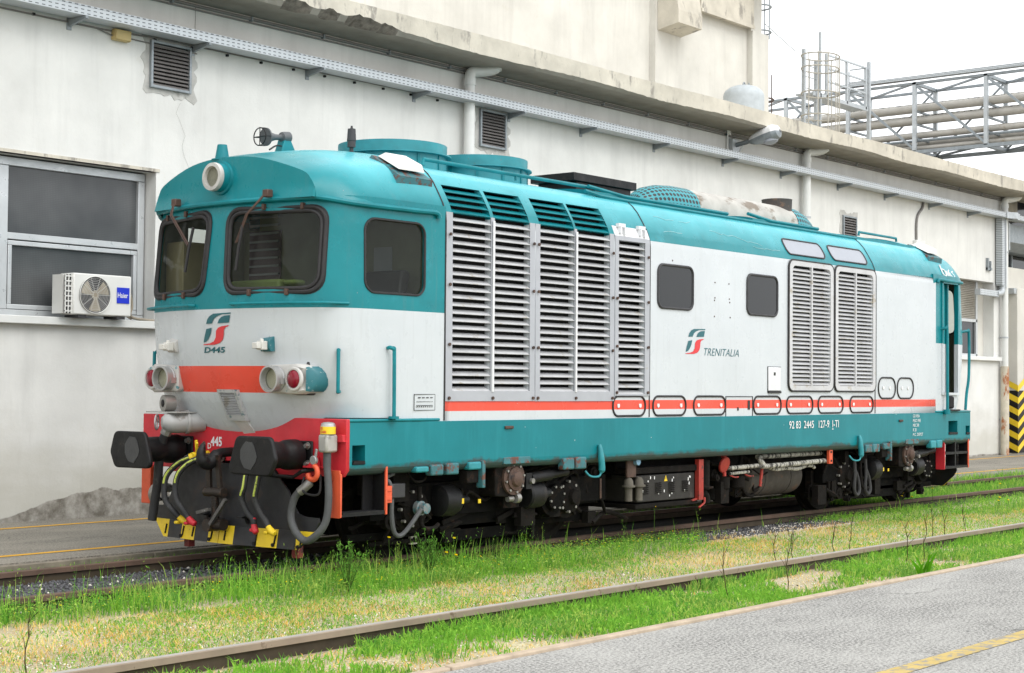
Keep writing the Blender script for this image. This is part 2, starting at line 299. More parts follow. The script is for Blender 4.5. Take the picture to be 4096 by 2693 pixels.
# ------------------------------------------------------------------ mesh helpers
class MB:
    def __init__(s): s.v = []; s.f = []; s.m = []; s.g = []
    def add(s, vs, fs, m=0):
        o = len(s.v); s.g.append((o, len(s.f))); s.v += [tuple(map(float, p)) for p in vs]; s.f += [tuple(o+i for i in f) for f in fs]; s.m += [m]*len(fs); return s
    def box(s, x0, x1, y0, y1, z0, z1, m=0):
        vs = [(x, y, z) for x in (x0, x1) for y in (y0, y1) for z in (z0, z1)]
        return s.add(vs, [(0, 1, 3, 2), (4, 6, 7, 5), (0, 4, 5, 1), (2, 3, 7, 6), (0, 2, 6, 4), (1, 5, 7, 3)], m)
    def bar(s, a, b, w, h, m=0, up=(0, 0, 1)):
        a, b = Vector(a), Vector(b); d = (b-a).normalized(); u = Vector(up)
        if abs(d.dot(u)) > .98: u = Vector((0, 1, 0))
        r = d.cross(u).normalized(); u = r.cross(d)
        vs = [p + r*i*w/2 + u*j*h/2 for p in (a, b) for i in (-1, 1) for j in (-1, 1)]
        return s.add(vs, [(0, 1, 3, 2), (4, 6, 7, 5), (0, 4, 5, 1), (2, 3, 7, 6), (0, 2, 6, 4), (1, 5, 7, 3)], m)
    def tube(s, pts, r, n=8, m=0, caps=True, radii=None):
        P = [Vector(p) for p in pts]; k = len(P); rings = []; up = None
        for i in range(k):
            d = (P[min(i+1, k-1)] - P[max(i-1, 0)]).normalized()
            if up is None:
                up = Vector((0, 0, 1)) if abs(d.z) < .9 else Vector((0, 1, 0))
            a = d.cross(up).normalized(); up = a.cross(d).normalized()
            rr = radii[i] if radii else r
            rings.append([P[i] + (a*math.cos(q*2*math.pi/n) + up*math.sin(q*2*math.pi/n))*rr for q in range(n)])
        vs = [p for g in rings for p in g]
        fs = [(i*n+q, i*n+(q+1) % n, (i+1)*n+(q+1) % n, (i+1)*n+q) for i in range(k-1) for q in range(n)]
        if caps: fs += [tuple(range(n))[::-1], tuple((k-1)*n+q for q in range(n))]
        return s.add(vs, fs, m)
    def cyl(s, a, b, r, r2=None, n=20, m=0, caps=True):
        return s.tube([a, b], r, n, m, caps, [r, r if r2 is None else r2])
    def lathe(s, o, ax, prof, n=24, m=0):
        """prof: list of (distance along axis, radius)"""
        o, ax = Vector(o), Vector(ax).normalized(); u = Vector((0, 0, 1)) if abs(ax.z) < .9 else Vector((0, 1, 0))
        a = ax.cross(u).normalized(); u = a.cross(ax)
        vs = []; fs = []
        for t, r in prof:
            vs += [o + ax*t + (a*math.cos(q*2*math.pi/n)+u*math.sin(q*2*math.pi/n))*max(r, 1e-4) for q in range(n)]
        for i in range(len(prof)-1):
            fs += [(i*n+q, i*n+(q+1) % n, (i+1)*n+(q+1) % n, (i+1)*n+q) for q in range(n)]
        fs += [tuple(range(n))[::-1], tuple((len(prof)-1)*n+q for q in range(n))]
        return s.add(vs, fs, m)
    def prism(s, poly, axis, a0, a1, m=0):
        """poly in the two remaining axes (order x,y,z)"""
        def P(p, a):
            return (a, p[0], p[1]) if axis == 'x' else (p[0], a, p[1]) if axis == 'y' else (p[0], p[1], a)
        n = len(poly); vs = [P(p, a0) for p in poly] + [P(p, a1) for p in poly]
        return s.add(vs, [tuple(range(n)), tuple(range(2*n-1, n-1, -1))] + [(i, n+i, n+(i+1) % n, (i+1) % n) for i in range(n)], m)
    def ring(s, A, B, m=0):
        """strip between two closed outlines of equal length"""
        n = len(A); return s.add(list(A)+list(B), [(i, (i+1) % n, n+(i+1) % n, n+i) for i in range(n)], m)
    def build_each(s, name, mats, parent=None, per=1, **k):
        """every PER shapes become one object of their own"""
        st = s.g[::per]+[(len(s.v), len(s.f))]; out = []
        for (v0, f0), (v1, f1) in zip(st, st[1:]):
            q = MB(); q.v = s.v[v0:v1]; q.f = [tuple(i-v0 for i in f) for f in s.f[f0:f1]]; q.m = s.m[f0:f1]; out.append(q.build(name, mats, parent, **k))
        return out
    def build(s, name, mats, parent=None, smooth=40, bevel=0, seg=2):
        me = bpy.data.meshes.new(name)
        off = Vector((0, 0, 0))
        if parent is not None:
            p = parent
            while p is not None: off += p.location; p = p.parent
        me.from_pydata([(x-off.x, y-off.y, z-off.z) for x, y, z in s.v], [], s.f)
        if not isinstance(mats, (list, tuple)): mats = [mats]
        for q in mats: me.materials.append(q)
        me.polygons.foreach_set('material_index', s.m)
        bm = bmesh.new(); bm.from_mesh(me); bmesh.ops.recalc_face_normals(bm, faces=bm.faces); bm.to_mesh(me); bm.free()
        if smooth:
            me.polygons.foreach_set('use_smooth', [True]*len(me.polygons)); me.set_sharp_from_angle(angle=R(smooth))
        o = bpy.data.objects.new(name, me); COL.objects.link(o)
        if parent is not None: o.parent = parent
        if bevel:
            b = o.modifiers.new('bevel', 'BEVEL'); b.width = bevel; b.segments = seg; b.limit_method = 'ANGLE'; b.angle_limit = R(40); b.harden_normals = False
        return o
def tag(o, label=None, cat=None, group=None, kind=None):
    for k, v in (('label', label), ('category', cat), ('group', group), ('kind', kind)):
        if v: o[k] = v
    return o
def thing(name, label, cat, loc=(0, 0, 0), group=None):
    e = bpy.data.objects.new(name, None); COL.objects.link(e); e.location = loc; e.empty_display_size = .1
    return tag(e, label, cat, group)
def dup(root, loc, label=None):
    r = root.copy(); COL.objects.link(r); r.location = loc
    if label: r['label'] = label
    for ch in root.children:
        c = ch.copy(); COL.objects.link(c); c.parent = r
        for g in ch.children:
            d = g.copy(); COL.objects.link(d); d.parent = c
    return r
def rrect(w, h, r, n=5):
    out = []
    for cx, cy, a0 in ((w/2-r, h/2-r, 0), (-w/2+r, h/2-r, 90), (-w/2+r, -h/2+r, 180), (w/2-r, -h/2+r, 270)):
        for k in range(n+1):
            a = R(a0 + 90*k/n); out.append((cx+r*math.cos(a), cy+r*math.sin(a)))
    return out
def smoothpath(pts, k=6):
    P = [Vector(p) for p in pts]; out = []
    for i in range(len(P)-1):
        a, b, c, d = P[max(i-1, 0)], P[i], P[i+1], P[min(i+2, len(P)-1)]
        for j in range(k):
            t = j/k
            out.append(.5*((2*b)+(c-a)*t+(2*a-5*b+4*c-d)*t*t+(3*b-a-3*c+d)*t**3))
    return out + [P[-1]]
def interp(tab, x):
    if x <= tab[0][0]: return tab[0][1]
    for (a, p), (b, q) in zip(tab, tab[1:]):
        if x <= b: return p+(q-p)*(x-a)/(b-a)
    return tab[-1][1]
def text_mesh(name, body, size, mat, parent, place, bold=0., shear=0., xs=1., label=None):
    """lettering as a flat mesh; place(u, v) -> point"""
    cu = bpy.data.curves.new(name, 'FONT'); cu.body = body; cu.size = size; cu.shear = shear; cu.offset = bold; cu.fill_mode = 'FRONT'; cu.resolution_u = 3
    to = bpy.data.objects.new(name, cu); COL.objects.link(to)
    dg = bpy.context.evaluated_depsgraph_get(); me = bpy.data.meshes.new_from_object(to.evaluated_get(dg)); 
    bpy.data.objects.remove(to)
    off = Vector((0, 0, 0)); p = parent
    while p is not None: off += p.location; p = p.parent
    for v in me.vertices: v.co = Vector(place(v.co.x*xs, v.co.y)) - off
    me.materials.clear(); me.materials.append(mat)
    o = bpy.data.objects.new(name, me); COL.objects.link(o); o.parent = parent
    if label: o['label'] = label
    return o
# ------------------------------------------------------------------ ground, pavements, rails
def struct(name, mb, m, **k):
    o = mb.build(name, m, None, **k); o['kind'] = 'structure'; return o
struct('ground', MB().add([(-300, -300, -.135), (400, -300, -.135), (400, 500, -.135), (-300, 500, -.135)], [(0, 1, 2, 3)]), M['soil'], smooth=0)
b = MB()   # dark ballast between and beside the locomotive's rails, with an uneven edge
rnd = random.Random(3); top = []; bot = []
for i in range(61):
    x = -9 + i*.5
    lo = -.95 - (.42*max(0, 1-abs(x-7.6)/2.2)) + rnd.uniform(-.06, .06); top.append((x, 1.02+rnd.uniform(-.05, .05))); bot.append((x, lo))
vs = [(x, y, -.128) for x, y in bot] + [(x, y, -.128) for x, y in top]
b.add(vs, [(i, i+1, 62+i, 61+i) for i in range(60)])
struct('track_ballast', b, M['ballastbed'], smooth=0)
b = MB(); top = [(-.2+i*.45, 1.0+rnd.uniform(-.06, .06)) for i in range(31)]; bot = [(x, -.80-(.3*max(0, 1-abs(x-7.6)/2.0))+rnd.uniform(-.05, .05)) for x, y in top]
b.add([(x, y, -.124) for x, y in bot]+[(x, y, -.124) for x, y in top], [(i, i+1, 32+i, 31+i) for i in range(30)])
struct('oily_shaded_ballast', b, pm('oil_and_shade_ballast', (.012, .0115, .011), .9, var=.5, scale=30, bmp=1, bs=30, spec=.1), smooth=0)  # oily ballast, with the locomotive's shade painted into its near-black colour
b = MB().box(-40, 60, 1.32, 5.05, -.3, 0); struct('pavement', b, M['pavement'], smooth=0)
b = MB(); x = -12.
while x < 45: b.box(x, x+1.98, 1.24, 1.315, -.3, -.012); x += 2
struct('pavement_kerb', b, M['kerbdark'], bevel=.008)
for y0, y1, nm in ((1.80, 1.90, 'a'), (4.30, 4.40, 'b')):
    struct('yellow_line', MB().add([(-40, y0, .004), (60, y0, .004), (60, y1, .004), (-40, y1, .004)], [(0, 1, 2, 3)]), M['linepaint'], smooth=0)
b = MB().box(-40, 60, -40, -5.33, -.3, 0); struct('platform', b, M['asphalt'], smooth=0)
b = MB(); x = -12.; k = 0
while x < 40:
    dy = math.sin(k*1.7)*.004; b.box(x, x+2.985, -5.328+dy, -5.255+dy, -.3, .022+math.sin(k*2.3)*.003); x += 3; k += 1
struct('platform_kerb', b, M['kerb'], bevel=.01)
struct('yellow_line', MB().add([(-20, -7.36, .004), (40, -7.36, .004), (40, -7.22, .004), (-20, -7.22, .004)], [(0, 1, 2, 3)]), M['linepale'], smooth=0)
def rail(y, top, side, label, g):
    prof = [(-.075, -.165), (.075, -.165), (.075, -.150), (.012, -.132), (.009, -.06), (.036, -.046), (.036, -.006), (.028, 0), (-.028, 0), (-.036, -.006), (-.036, -.046), (-.009, -.06), (-.012, -.132), (-.075, -.150)]
    b = MB(); n = len(prof); xs = [-14+i*3 for i in range(25)]
    vs = [(x, y+p+.003*math.sin(x*.7+y), q) for x in xs for p, q in prof]
    for i in range(len(xs)-1):
        for k in range(n):
            a, c = k, (k+1) % n
            b.add([vs[i*n+a], vs[i*n+c], vs[(i+1)*n+c], vs[(i+1)*n+a]], [(0, 1, 2, 3)], 1 if k == 7 else (2 if k in (3, 10, 2, 11) else 0))
    bm_o = b.build('rail', [M[side], M[top], M['railweb']], None, smooth=0)
    return tag(bm_o, label, 'rail', g)
rail(-.7525, 'railside', 'railside', 'rusty near rail that the locomotive stands on, half hidden by weeds', 'track rails')
rail(.7525, 'railside', 'railside', 'rusty far rail under the locomotive, running beside the pavement', 'track rails')
rail(-3.70, 'railtop', 'railside2', 'pale worn rail crossing the grass in the foreground', 'track rails')

# ------------------------------------------------------------------ the workshop wall with cornice, windows, vents
WY = 5.0
bld = thing('workshop_building', 'long low rendered workshop building with crumbling concrete cornice behind the locomotive', 'building', (0, WY, 0))
b = MB()
def wallgrid(xs, zs, holes, y):
    for i in range(len(xs)-1):
        for j in range(len(zs)-1):
            cx, cz = (xs[i]+xs[i+1])/2, (zs[j]+zs[j+1])/2
            if any(h[0] < cx < h[1] and h[2] < cz < h[3] for h in holes): continue
            b.add([(xs[i], y, zs[j]), (xs[i+1], y, zs[j]), (xs[i+1], y, zs[j+1]), (xs[i], y, zs[j+1])], [(0, 1, 2, 3)])
H1 = (-3.2, 2.88, 2.40, 4.36); H2 = (27.2, 29.55, 2.48, 4.42); XE = 30.15
wallgrid([-30, H1[0], H1[1], H2[0], H2[1], XE], [-.2, 2.40, 2.48, 4.36, 4.42, 6.66], [H1, H2], WY)
for h, d in ((H1, .30), (H2, .34)):       # reveals
    x0, x1, z0, z1 = h
    b.add([(x0, WY, z0), (x1, WY, z0), (x1, WY, z1), (x0, WY, z1), (x0, WY+d, z0), (x1, WY+d, z0), (x1, WY+d, z1), (x0, WY+d, z1)],
          [(0, 1, 5, 4), (1, 2, 6, 5), (2, 3, 7, 6), (3, 0, 4, 7)])
b.add([(XE, WY, -.2), (XE, WY+.9, -.2), (XE, WY+.9, 6.66), (XE, WY, 6.66)], [(0, 1, 2, 3)])
b.add([(-30, 12, -.2), (-30, 12, 6.66), (-30, WY, 6.66), (-30, WY, -.2)], [(0, 1, 2, 3)])
b.build('wall', M['wall'], bld, smooth=0)
MB().box(-30, XE+2, WY+.42, 14, 6.2, 6.98).build('flat_roof', M['concrete'], bld, smooth=0)
# cornice: front fascia with a broken lower edge, soffit
b = MB(); rr = random.Random(8); N = 900; xs = [-30+i*(66/N) for i in range(N+1)]
fz = []
for x in xs:
    brk = 0
    if 2.4 < x < 7.2: brk = .10*math.exp(-((x-5.1)/1.7)**2)*(.6+.6*rr.random())*(.7+.5*math.sin(x*7.3)*math.sin(x*3.1))
    fz.append(6.70+.018*math.sin(x*1.3)+rr.uniform(-.006, .006)+brk)
tz = [6.975+.008*math.sin(x*.9)+rr.uniform(-.004, .004) for x in xs]
n = N+1
vs = [(x, 4.20+.01*math.sin(x*2), z) for x, z in zip(xs, fz)] + [(x, 4.20, z) for x, z in zip(xs, tz)] + [(x, WY+.42, z+.005) for x, z in zip(xs, tz)] + [(x, 4.27+(.12*(f-6.70)/.1 if f > 6.75 else 0), 6.665) for x, f in zip(xs, fz)] + [(x, WY+.02, 6.655) for x in xs]
fs = []; ms = []
for i in range(N):
    b.add([vs[i], vs[i+1], vs[n+i+1], vs[n+i]], [(0, 1, 2, 3)], 0)
    b.add([vs[n+i], vs[n+i+1], vs[2*n+i+1], vs[2*n+i]], [(0, 1, 2, 3)], 0)
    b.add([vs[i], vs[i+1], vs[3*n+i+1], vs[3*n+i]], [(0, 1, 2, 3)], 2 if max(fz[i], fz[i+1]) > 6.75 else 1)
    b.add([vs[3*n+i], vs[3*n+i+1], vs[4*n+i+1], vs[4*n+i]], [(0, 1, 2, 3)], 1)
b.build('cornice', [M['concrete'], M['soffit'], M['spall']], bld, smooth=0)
# lintels, sills
MB().box(-3.3, 2.93, WY-.012, WY+.1, 4.36, 4.40).build('lintel', M['concrete'], bld, smooth=0)
MB().box(-3.4, 2.96, WY-.11, WY+.28, 2.345, 2.44).build('sill', M['pvc'], bld, bevel=.008)
MB().box(27.0, 29.85, WY-.11, WY+.30, 2.41, 2.51).build('sill', M['pvc'], bld, bevel=.008)
# large aluminium window with mesh-backed panes
win = MB()
for x0, x1, z0, z1 in ((-3.2, 2.86, 4.24, 4.34), (-3.2, 2.86, 3.36, 3.44), (-3.2, 2.86, 2.44, 2.52), (2.76, 2.857, 2.523, 4.237), (.70, .857, 2.523, 4.237), (-1.3, -1.14, 2.523, 4.237), (.863, 2.755, 3.29, 3.345), (2.70, 2.752, 2.586, 3.288), (.868, .92, 2.586, 3.288), (.863, 2.755, 2.527, 2.583)):
    d_ = .004 if z1-z0 > .5 else 0
    win.box(x0, x1, WY+.20-d_, WY+.26+d_, z0, z1)
wo_ = win.build('window', M['aluwin'], bld, bevel=.006)
MB().box(-3.2, 2.86, WY+.245, WY+.25, 2.5, 4.26).build('pane', M['meshglass'], wo_, smooth=0)
w2 = MB()
for x0, x1, z0, z1 in ((27.2, 29.0, 3.38, 3.46), (28.92, 29.02, 2.51, 4.42), (27.2, 29.0, 2.51, 2.58)): w2.box(x0, x1, WY+.20, WY+.27, z0, z1)
w2o = w2.build('window', M['aluwin'], bld, bevel=.006)
MB().box(27.2, 29.0, WY+.25, WY+.255, 2.5, 3.4).build('pane', M['darkglass'], w2o, smooth=0)
b = MB()
for i in range(22): b.prism([(WY+.25, 3.46+i*.045), (WY+.235, 3.465+i*.045), (WY+.225, 3.48+i*.045), (WY+.235, 3.50+i*.045), (WY+.25, 3.505+i*.045)], 'x', 27.2, 29.0)
b.build('roller_shutter', pm('shutter_grey', (.32, .30, .26), .7, var=.08), w2o, smooth=0)
MB().box(29.02, 29.55, WY+.28, WY+.30, 2.5, 4.42).build('side_panel', M['wall2'], w2o, smooth=0)
# louvred wall vents in rough plaster patches
def vent(x0, x1, z0, z1, n, seed, e=.13):
    f = MB(); t = .035; y0, y1 = WY-.05, WY+.01
    f.box(x0-t, x0, y0, y1, z0-t, z1+t); f.box(x1, x1+t, y0, y1, z0-t, z1+t); f.box(x0, x1, y0, y1, z1, z1+t); f.box(x0, x1, y0, y1, z0-t, z0)
    v = f.build('vent_grille', M['galvdark'], bld, bevel=.004)
    s = MB(); p = (z1-z0)/n
    for i in range(n):
        z = z0+i*p; s.add([(x0, WY-.045, z), (x1, WY-.045, z), (x1, WY-.008, z+p*.72), (x0, WY-.008, z+p*.72), (x0, WY-.040, z-.006), (x1, WY-.040, z-.006)], [(0, 1, 2, 3), (4, 5, 1, 0)])
    s.build('slat', M['vent'], v, smooth=0); MB().box(x0, x1, WY-.006, WY-.003, z0, z1).build('backing', M['dark'], v, smooth=0)
    q = random.Random(seed); P = []; cx, cz, w, h = (x0+x1)/2, (z0+z1)/2, (x1-x0)/2+e, (z1-z0)/2+e*.9
    for k in range(46):
        a = k*2*math.pi/46; c, s_ = math.cos(a), math.sin(a); d = 1/max(abs(c)/w, abs(s_)/h); d *= .9+.22*q.random(); P.append((cx+c*d, cz+s_*d))
    MB().prism(P, 'y', WY-.006, WY+.02).build('bare_plaster_patch', M['plaster'], bld, smooth=0)
vent(2.775, 3.36, 5.47, 6.01, 11, 1); vent(9.25, 9.83, 5.50, 6.03, 11, 2); vent(21.4, 21.95, 4.85, 5.40, 10, 4)
b = MB()      # crack line and joint in the render
q = random.Random(4); pts = [(3.48, 6.64)]
while pts[-1][1] > 5.9: pts.append((3.48+q.uniform(-.008, .008), pts[-1][1]-.06))
pts2 = [(3.25, 5.3)]
while pts2[-1][1] > 4.45: pts2.append((pts2[-1][0]+q.uniform(-.05, .055), pts2[-1][1]-.07))
for P, w in ((pts, .004), (pts2, .0012)):
    for a, c in zip(P, P[1:]): b.add([(a[0]-w, WY-.003, a[1]), (a[0]+w, WY-.003, a[1]), (c[0]+w, WY-.003, c[1]), (c[0]-w, WY-.003, c[1])], [(0, 1, 2, 3)])
b.build('crack', pm('dark_crack', (.16, .15, .13), .9), bld, smooth=0)
# rain pipes
def downpipe(x, label, rust=False):
    t = thing('downpipe', label, 'rain pipe', (x, WY-.14, 0), 'rain pipes on the wall')
    P = smoothpath([(x+.40, WY-.36, 6.78), (x+.38, WY-.34, 6.66), (x+.2, WY-.22, 6.60), (x+.03, WY-.15, 6.57), (x, WY-.14, 6.45)], 5) + [(x, WY-.14, 2.2 if rust else .02)]
    MB().tube(P, .085, 16).build('pipe', M['pvc'], t)
    MB().cyl((x, WY-.14, 6.36), (x, WY-.14, 6.47), .097, n=16).cyl((x+.385, WY-.34, 6.64), (x+.40, WY-.35, 6.74), .097, n=16).build_each('collar', M['pvc'], t)
    b = MB()
    for z in (.9, 3.0, 5.2): b.cyl((x, WY-.14, z), (x, WY-.14, z+.04), .093, n=16).box(x-.02, x+.02, WY-.07, WY, z, z+.04)
    b.build_each('clamp', M['galv'], t, per=2)
    if rust:
        MB().cyl((x, WY-.14, 0), (x, WY-.14, 2.28), .105, n=16).build('iron_foot', pm('flaking_rust_pipe', (.55, .50, .40), .8, c2=(.36, .13, .045), amt=.5, s2=2.4, streak=(1.2, 1.2, .5), bmp=.4), t)
downpipe(8.83, 'white rain pipe rising behind the roof fans of the locomotive')
downpipe(19.55, 'white rain pipe just right of the lamp on the wall')
downpipe(29.93, 'white rain pipe with a rusty iron foot at the right corner of the workshop', True)
# perforated cable tray on brackets along the whole wall
tray = thing('cable_tray', 'long perforated galvanised cable tray running along the workshop wall', 'cable tray', (0, WY-.3, 6.1))
def perfmat():
    m, t, bb = newmat('perforated_galvanised'); v = tc(t); x, y, z = xyz(t, v)
    px = math_(t, 'FRACT', math_(t, 'MULTIPLY', x, 11.)); pz = math_(t, 'FRACT', math_(t, 'MULTIPLY', z, 22.))
    py = math_(t, 'FRACT', math_(t, 'MULTIPLY', y, 18.))
    f = math_(t, 'MULTIPLY', math_(t, 'LESS_THAN', px, .52), math_(t, 'LESS_THAN', pz, .26))
    t.links.new(mix(t, f, mix(t, noise(t, v, 5), (.44, .48, .51), (.56, .59, .61)), (.10, .11, .12)), bb.inputs['Base Color'])
    bb.inputs['Roughness'].default_value = .45; bb.inputs['Metallic'].default_value = .25; return m
b = MB(); y0, y1, z0, z1 = 4.66, 4.94, 6.085, 6.205
b.box(-20, 30.0, y0, y0+.004, z0, z1).box(-20, 30.0, y1, y1+.004, z0, z1).box(-20, 30., y0+.004, y1, z0, z0+.004).box(-20, 30., y0-.006, y0, z1-.012, z1+.003)
b.build('tray_channel', perfmat(), tray, smooth=0)
MB().prism([(29.55, 4.655), (30.3, 4.655), (30.3, 4.6), (30.12, 4.6), (29.98, 4.52), (29.86, 4.52), (29.72, 4.6), (29.55, 4.64)], 'z', z0-.02, z1+.02).build('tee_piece', M['galv'], tray, smooth=0)
MB().box(30.3, 50, y0, y1, z0, z1).build('tray_channel', perfmat(), tray, smooth=0)
b = MB(); b.tube([(-20, 4.90, z1+.015), (30, 4.90, z1+.015)], .012, 6).tube([(-20, 4.85, z1+.012), (30, 4.85, z1+.012)], .01, 6); b.build('cable', M['cable'], tray)
for x in (-1.9, -.3, 1.51, 3.42, 5.47, 7.68, 9.94, 11.89, 14.11, 16.47, 18.7, 21.14, 23.37, 25.69, 27.91):
    MB().prism([(4.99, 5.99), (4.99, 6.08), (4.63, 6.08), (4.63, 6.05)], 'x', x-.006, x+.03).box(x-.02, x+.045, 4.985, 5.0, 5.95, 6.12).build('bracket', M['galvdark'], tray, smooth=0)
dn = thing('cable_duct', 'perforated cable duct dropping down beside the right rain pipe and bending left', 'cable duct', (29.7, WY-.12, 4.1))
b = MB(); b.box(29.62, 29.80, 4.80, 4.97, 4.35, 6.12); b.build('vertical_run', perfmat(), dn, smooth=0)
MB().box(29.80, 29.87, 4.78, 4.97, 4.3, 6.12).tube(smoothpath([(29.80, 4.88, 4.40), (29.78, 4.88, 4.22), (29.6, 4.88, 4.14), (29.4, 4.88, 4.13)], 5), .09, 10).build('bend', M['galv'], dn)
MB().box(28.3, 29.45, 4.82, 4.97, 4.05, 4.20).build('horizontal_run', perfmat(), dn, smooth=0)
MB().box(29.05, 29.35, 4.95, 5.0, 4.72, 4.78).box(29.05, 29.1, 4.93, 5, 4.7, 5.02).box(29.2, 29.25, 4.93, 5, 4.7, 4.95).build('bracket', M['galvdark'], dn, smooth=0)
# cables, junction box under the tray
cb = thing('wall_cable', 'thin grey cables clipped to the wall beneath the cable tray at left', 'cable', (0, WY, 6.05))
MB().tube([(-20, 4.985, 6.045), (.6, 4.985, 6.045), (2.05, 4.985, 6.045), (2.9, 4.985, 6.08), (8.7, 4.985, 6.10)], .011, 6).build('cable', M['cable'], cb)
MB().tube([(-20, 4.985, 6.07), (1.9, 4.985, 6.045), (2.15, 4.97, 5.99)], .008, 6).tube([(2.35, 4.985, 6.0), (3.5, 4.985, 5.985)], .008, 6).build('thin_cable', M['cable'], cb)
b = MB()
for i in range(14): b.box(.4+i*.6, .43+i*.6, 4.965, 5, 6.035, 6.065)
b.build_each('clip', M['black'], cb, smooth=0)
jb = thing('junction_box', 'yellowed plastic junction box on the wall under the cable tray', 'junction box', (2.26, WY, 6.0))
MB().box(2.145, 2.385, 4.91, 5.0, 5.935, 6.075).build('box_base', M['ivory'], jb, bevel=.012)
MB().box(2.15, 2.38, 4.895, 4.909, 5.942, 6.068).build('lid', M['ivory'], jb, bevel=.006)
for y, z, lbl in ((4.93, 6.60, 'upper dark conduit running under the cornice against the wall'),):
    t = thing('conduit', lbl, 'conduit', (0, WY, z))
    MB().tube([(-20, 4.97, 6.612), (30, 4.97, 6.612)], .022, 8).tube([(-20, 4.975, 6.555), (30, 4.975, 6.568)], .012, 6).build('pipe_run', M['cable'], t)
    b = MB()
    for i in range(24): b.box(-1+i*1.35, -.97+i*1.35, 4.94, 5.0, 6.58, 6.64)
    b.build_each('clip', M['galvdark'], t, smooth=0)
cd = thing('conduit', 'short bent conduit dropping from the cable tray to a small box near the right window', 'conduit', (25, WY, 5.6))
MB().tube(smoothpath([(25.35, 4.97, 6.1), (25.3, 4.97, 5.95), (25.05, 4.97, 5.75), (24.98, 4.97, 5.5), (24.98, 4.97, 5.15)], 5), .03, 8).build('pipe_run', M['cable'], cd)
MB().box(24.85, 25.3, 4.9, 5.0, 4.98, 5.16).build('switch_box', M['pvc'], cd, bevel=.01)
# street-type lamp on the wall
lp = thing('wall_lamp', 'grey and white street lamp head on an arm fixed to the workshop wall', 'lamp', (16.83, WY, 6.4))
MB().box(16.70, 16.96, 4.90, 5.0, 6.26, 6.52).build('wall_plate', M['galv'], lp, bevel=.01)
MB().tube([(16.83, 4.92, 6.40), (16.85, 4.7, 6.44), (16.87, 4.5, 6.49)], .045, 10).build('arm', M['galvdark'], lp)
def lamp_shell(lo, hi):
    A = MB(); n = 15; d = Vector((.10, -1, .24)).normalized(); s = Vector((1, .10, 0)).normalized(); u = s.cross(d); u = u if u.z > 0 else -u
    o = Vector((16.86, 4.62, 6.46)); vs = []; prof = [(0, .05, .05), (.12, .09, .09), (.35, .13, .12), (.6, .175, .15), (.85, .185, .15), (1.0, .14, .11), (1.06, .03, .03)]
    for t_, w, h in prof:
        for k in range(n):
            a = lo+(hi-lo)*k/(n-1); vs.append(o+d*t_*.62+s*math.cos(a)*w*1.0+u*math.sin(a)*h*1.1)
    for i in range(len(prof)-1):
        A.add(vs, [(i*n+k, i*n+k+1, (i+1)*n+k+1, (i+1)*n+k) for k in range(n-1)])
    return A
lamp_shell(0, math.pi).build('hood', M['signwhite'], lp); lamp_shell(math.pi, 2*math.pi).build('gear_tray', M['galvdark'], lp)
d = Vector((.10, -1, .24)).normalized()
MB().lathe(Vector((16.86, 4.62, 6.46))+d*.44+Vector((0, -.02, -.12)), (0, -.25, -1), [(0, .145), (.04, .135), (.07, .085), (.08, .01)], 16).build('glass_bowl', M['frost'], lp)
MB().box(16.55, 16.68, 4.93, 5, 6.58, 6.74).tube(smoothpath([(16.6, 4.96, 6.58), (16.6, 4.95, 6.28), (16.68, 4.92, 6.18), (16.8, 4.86, 6.22), (16.84, 4.75, 6.38)], 5), .016, 6).build('cable_box', M['pvc'], lp)
# air conditioner
ac = thing('air_conditioner', 'white air conditioner outdoor unit on the window sill with round fan grille', 'air conditioner', (1.83, 4.86, 2.44))
X0, X1, Y0, Y1, Z0, Z1 = 1.47, 2.32, 4.73, 5.02, 2.475, 2.975
b = MB(); b.box(X0, X1, Y0+.004, Y1, Z0, Z1); b.build('casing', M['acwhite'], ac, bevel=.015)
b = MB()
for i in range(8): b.box(X0-.10, X0-.005, Y0+.03, Y0+.045, Z0+.03+i*.06, Z0+.045+i*.06)
for xx in (X0-.10, X0-.055, X0-.012): b.box(xx, xx+.012, Y0+.028, Y0+.045, Z0+.01, Z1-.02)
b.box(X0-.10, X0, Y0+.08, Y1, Z0+.01, Z1-.02); b.build('side_grille', M['acwhite'], ac, smooth=0)
MB().box(X0-.095, X0-.003, Y0+.05, Y0+.055, Z0+.01, Z1-.02).build('coil', M['charcoal'], ac, smooth=0)
MB().lathe((1.775, Y0+.001, 2.72), (0, -1, 0), [(0, .225), (.003, .225)], 40).build('fan_recess', M['charcoal'], ac, smooth=0)
b = MB()
for k in range(3):
    a0 = k*2.1+.3; P = [(1.775+.045*math.cos(a0), 2.72+.045*math.sin(a0))]
    for j in range(8): a = a0-.25+j*.13; P.append((1.775+.20*math.cos(a), 2.72+.20*math.sin(a)))
    P.append((1.775+.045*math.cos(a0+.9), 2.72+.045*math.sin(a0+.9))); b.prism(P, 'y', Y0-.006, Y0-.003)
b.cyl((1.775, Y0-.009, 2.72), (1.775, Y0-.003, 2.72), .055); b.build('fan', pm('fan_tan', (.33, .29, .22), .6), ac, smooth=0)
b = MB()
for rr_ in [.035+.021*k for k in range(10)]:
    pts = [(1.775+rr_*math.cos(a*math.pi/18), Y0-.014, 2.72+rr_*math.sin(a*math.pi/18)) for a in range(37)]
    b.tube(pts, .0016 if rr_ < .22 else .006, 4, caps=False)
for k in range(10): b.tube([(1.775+.03*math.cos(k*.628), Y0-.016, 2.72+.03*math.sin(k*.628)), (1.775+.225*math.cos(k*.628), Y0-.014, 2.72+.225*math.sin(k*.628))], .002, 4)
b.build('fan_guard', M['acwhite'], ac, smooth=0)
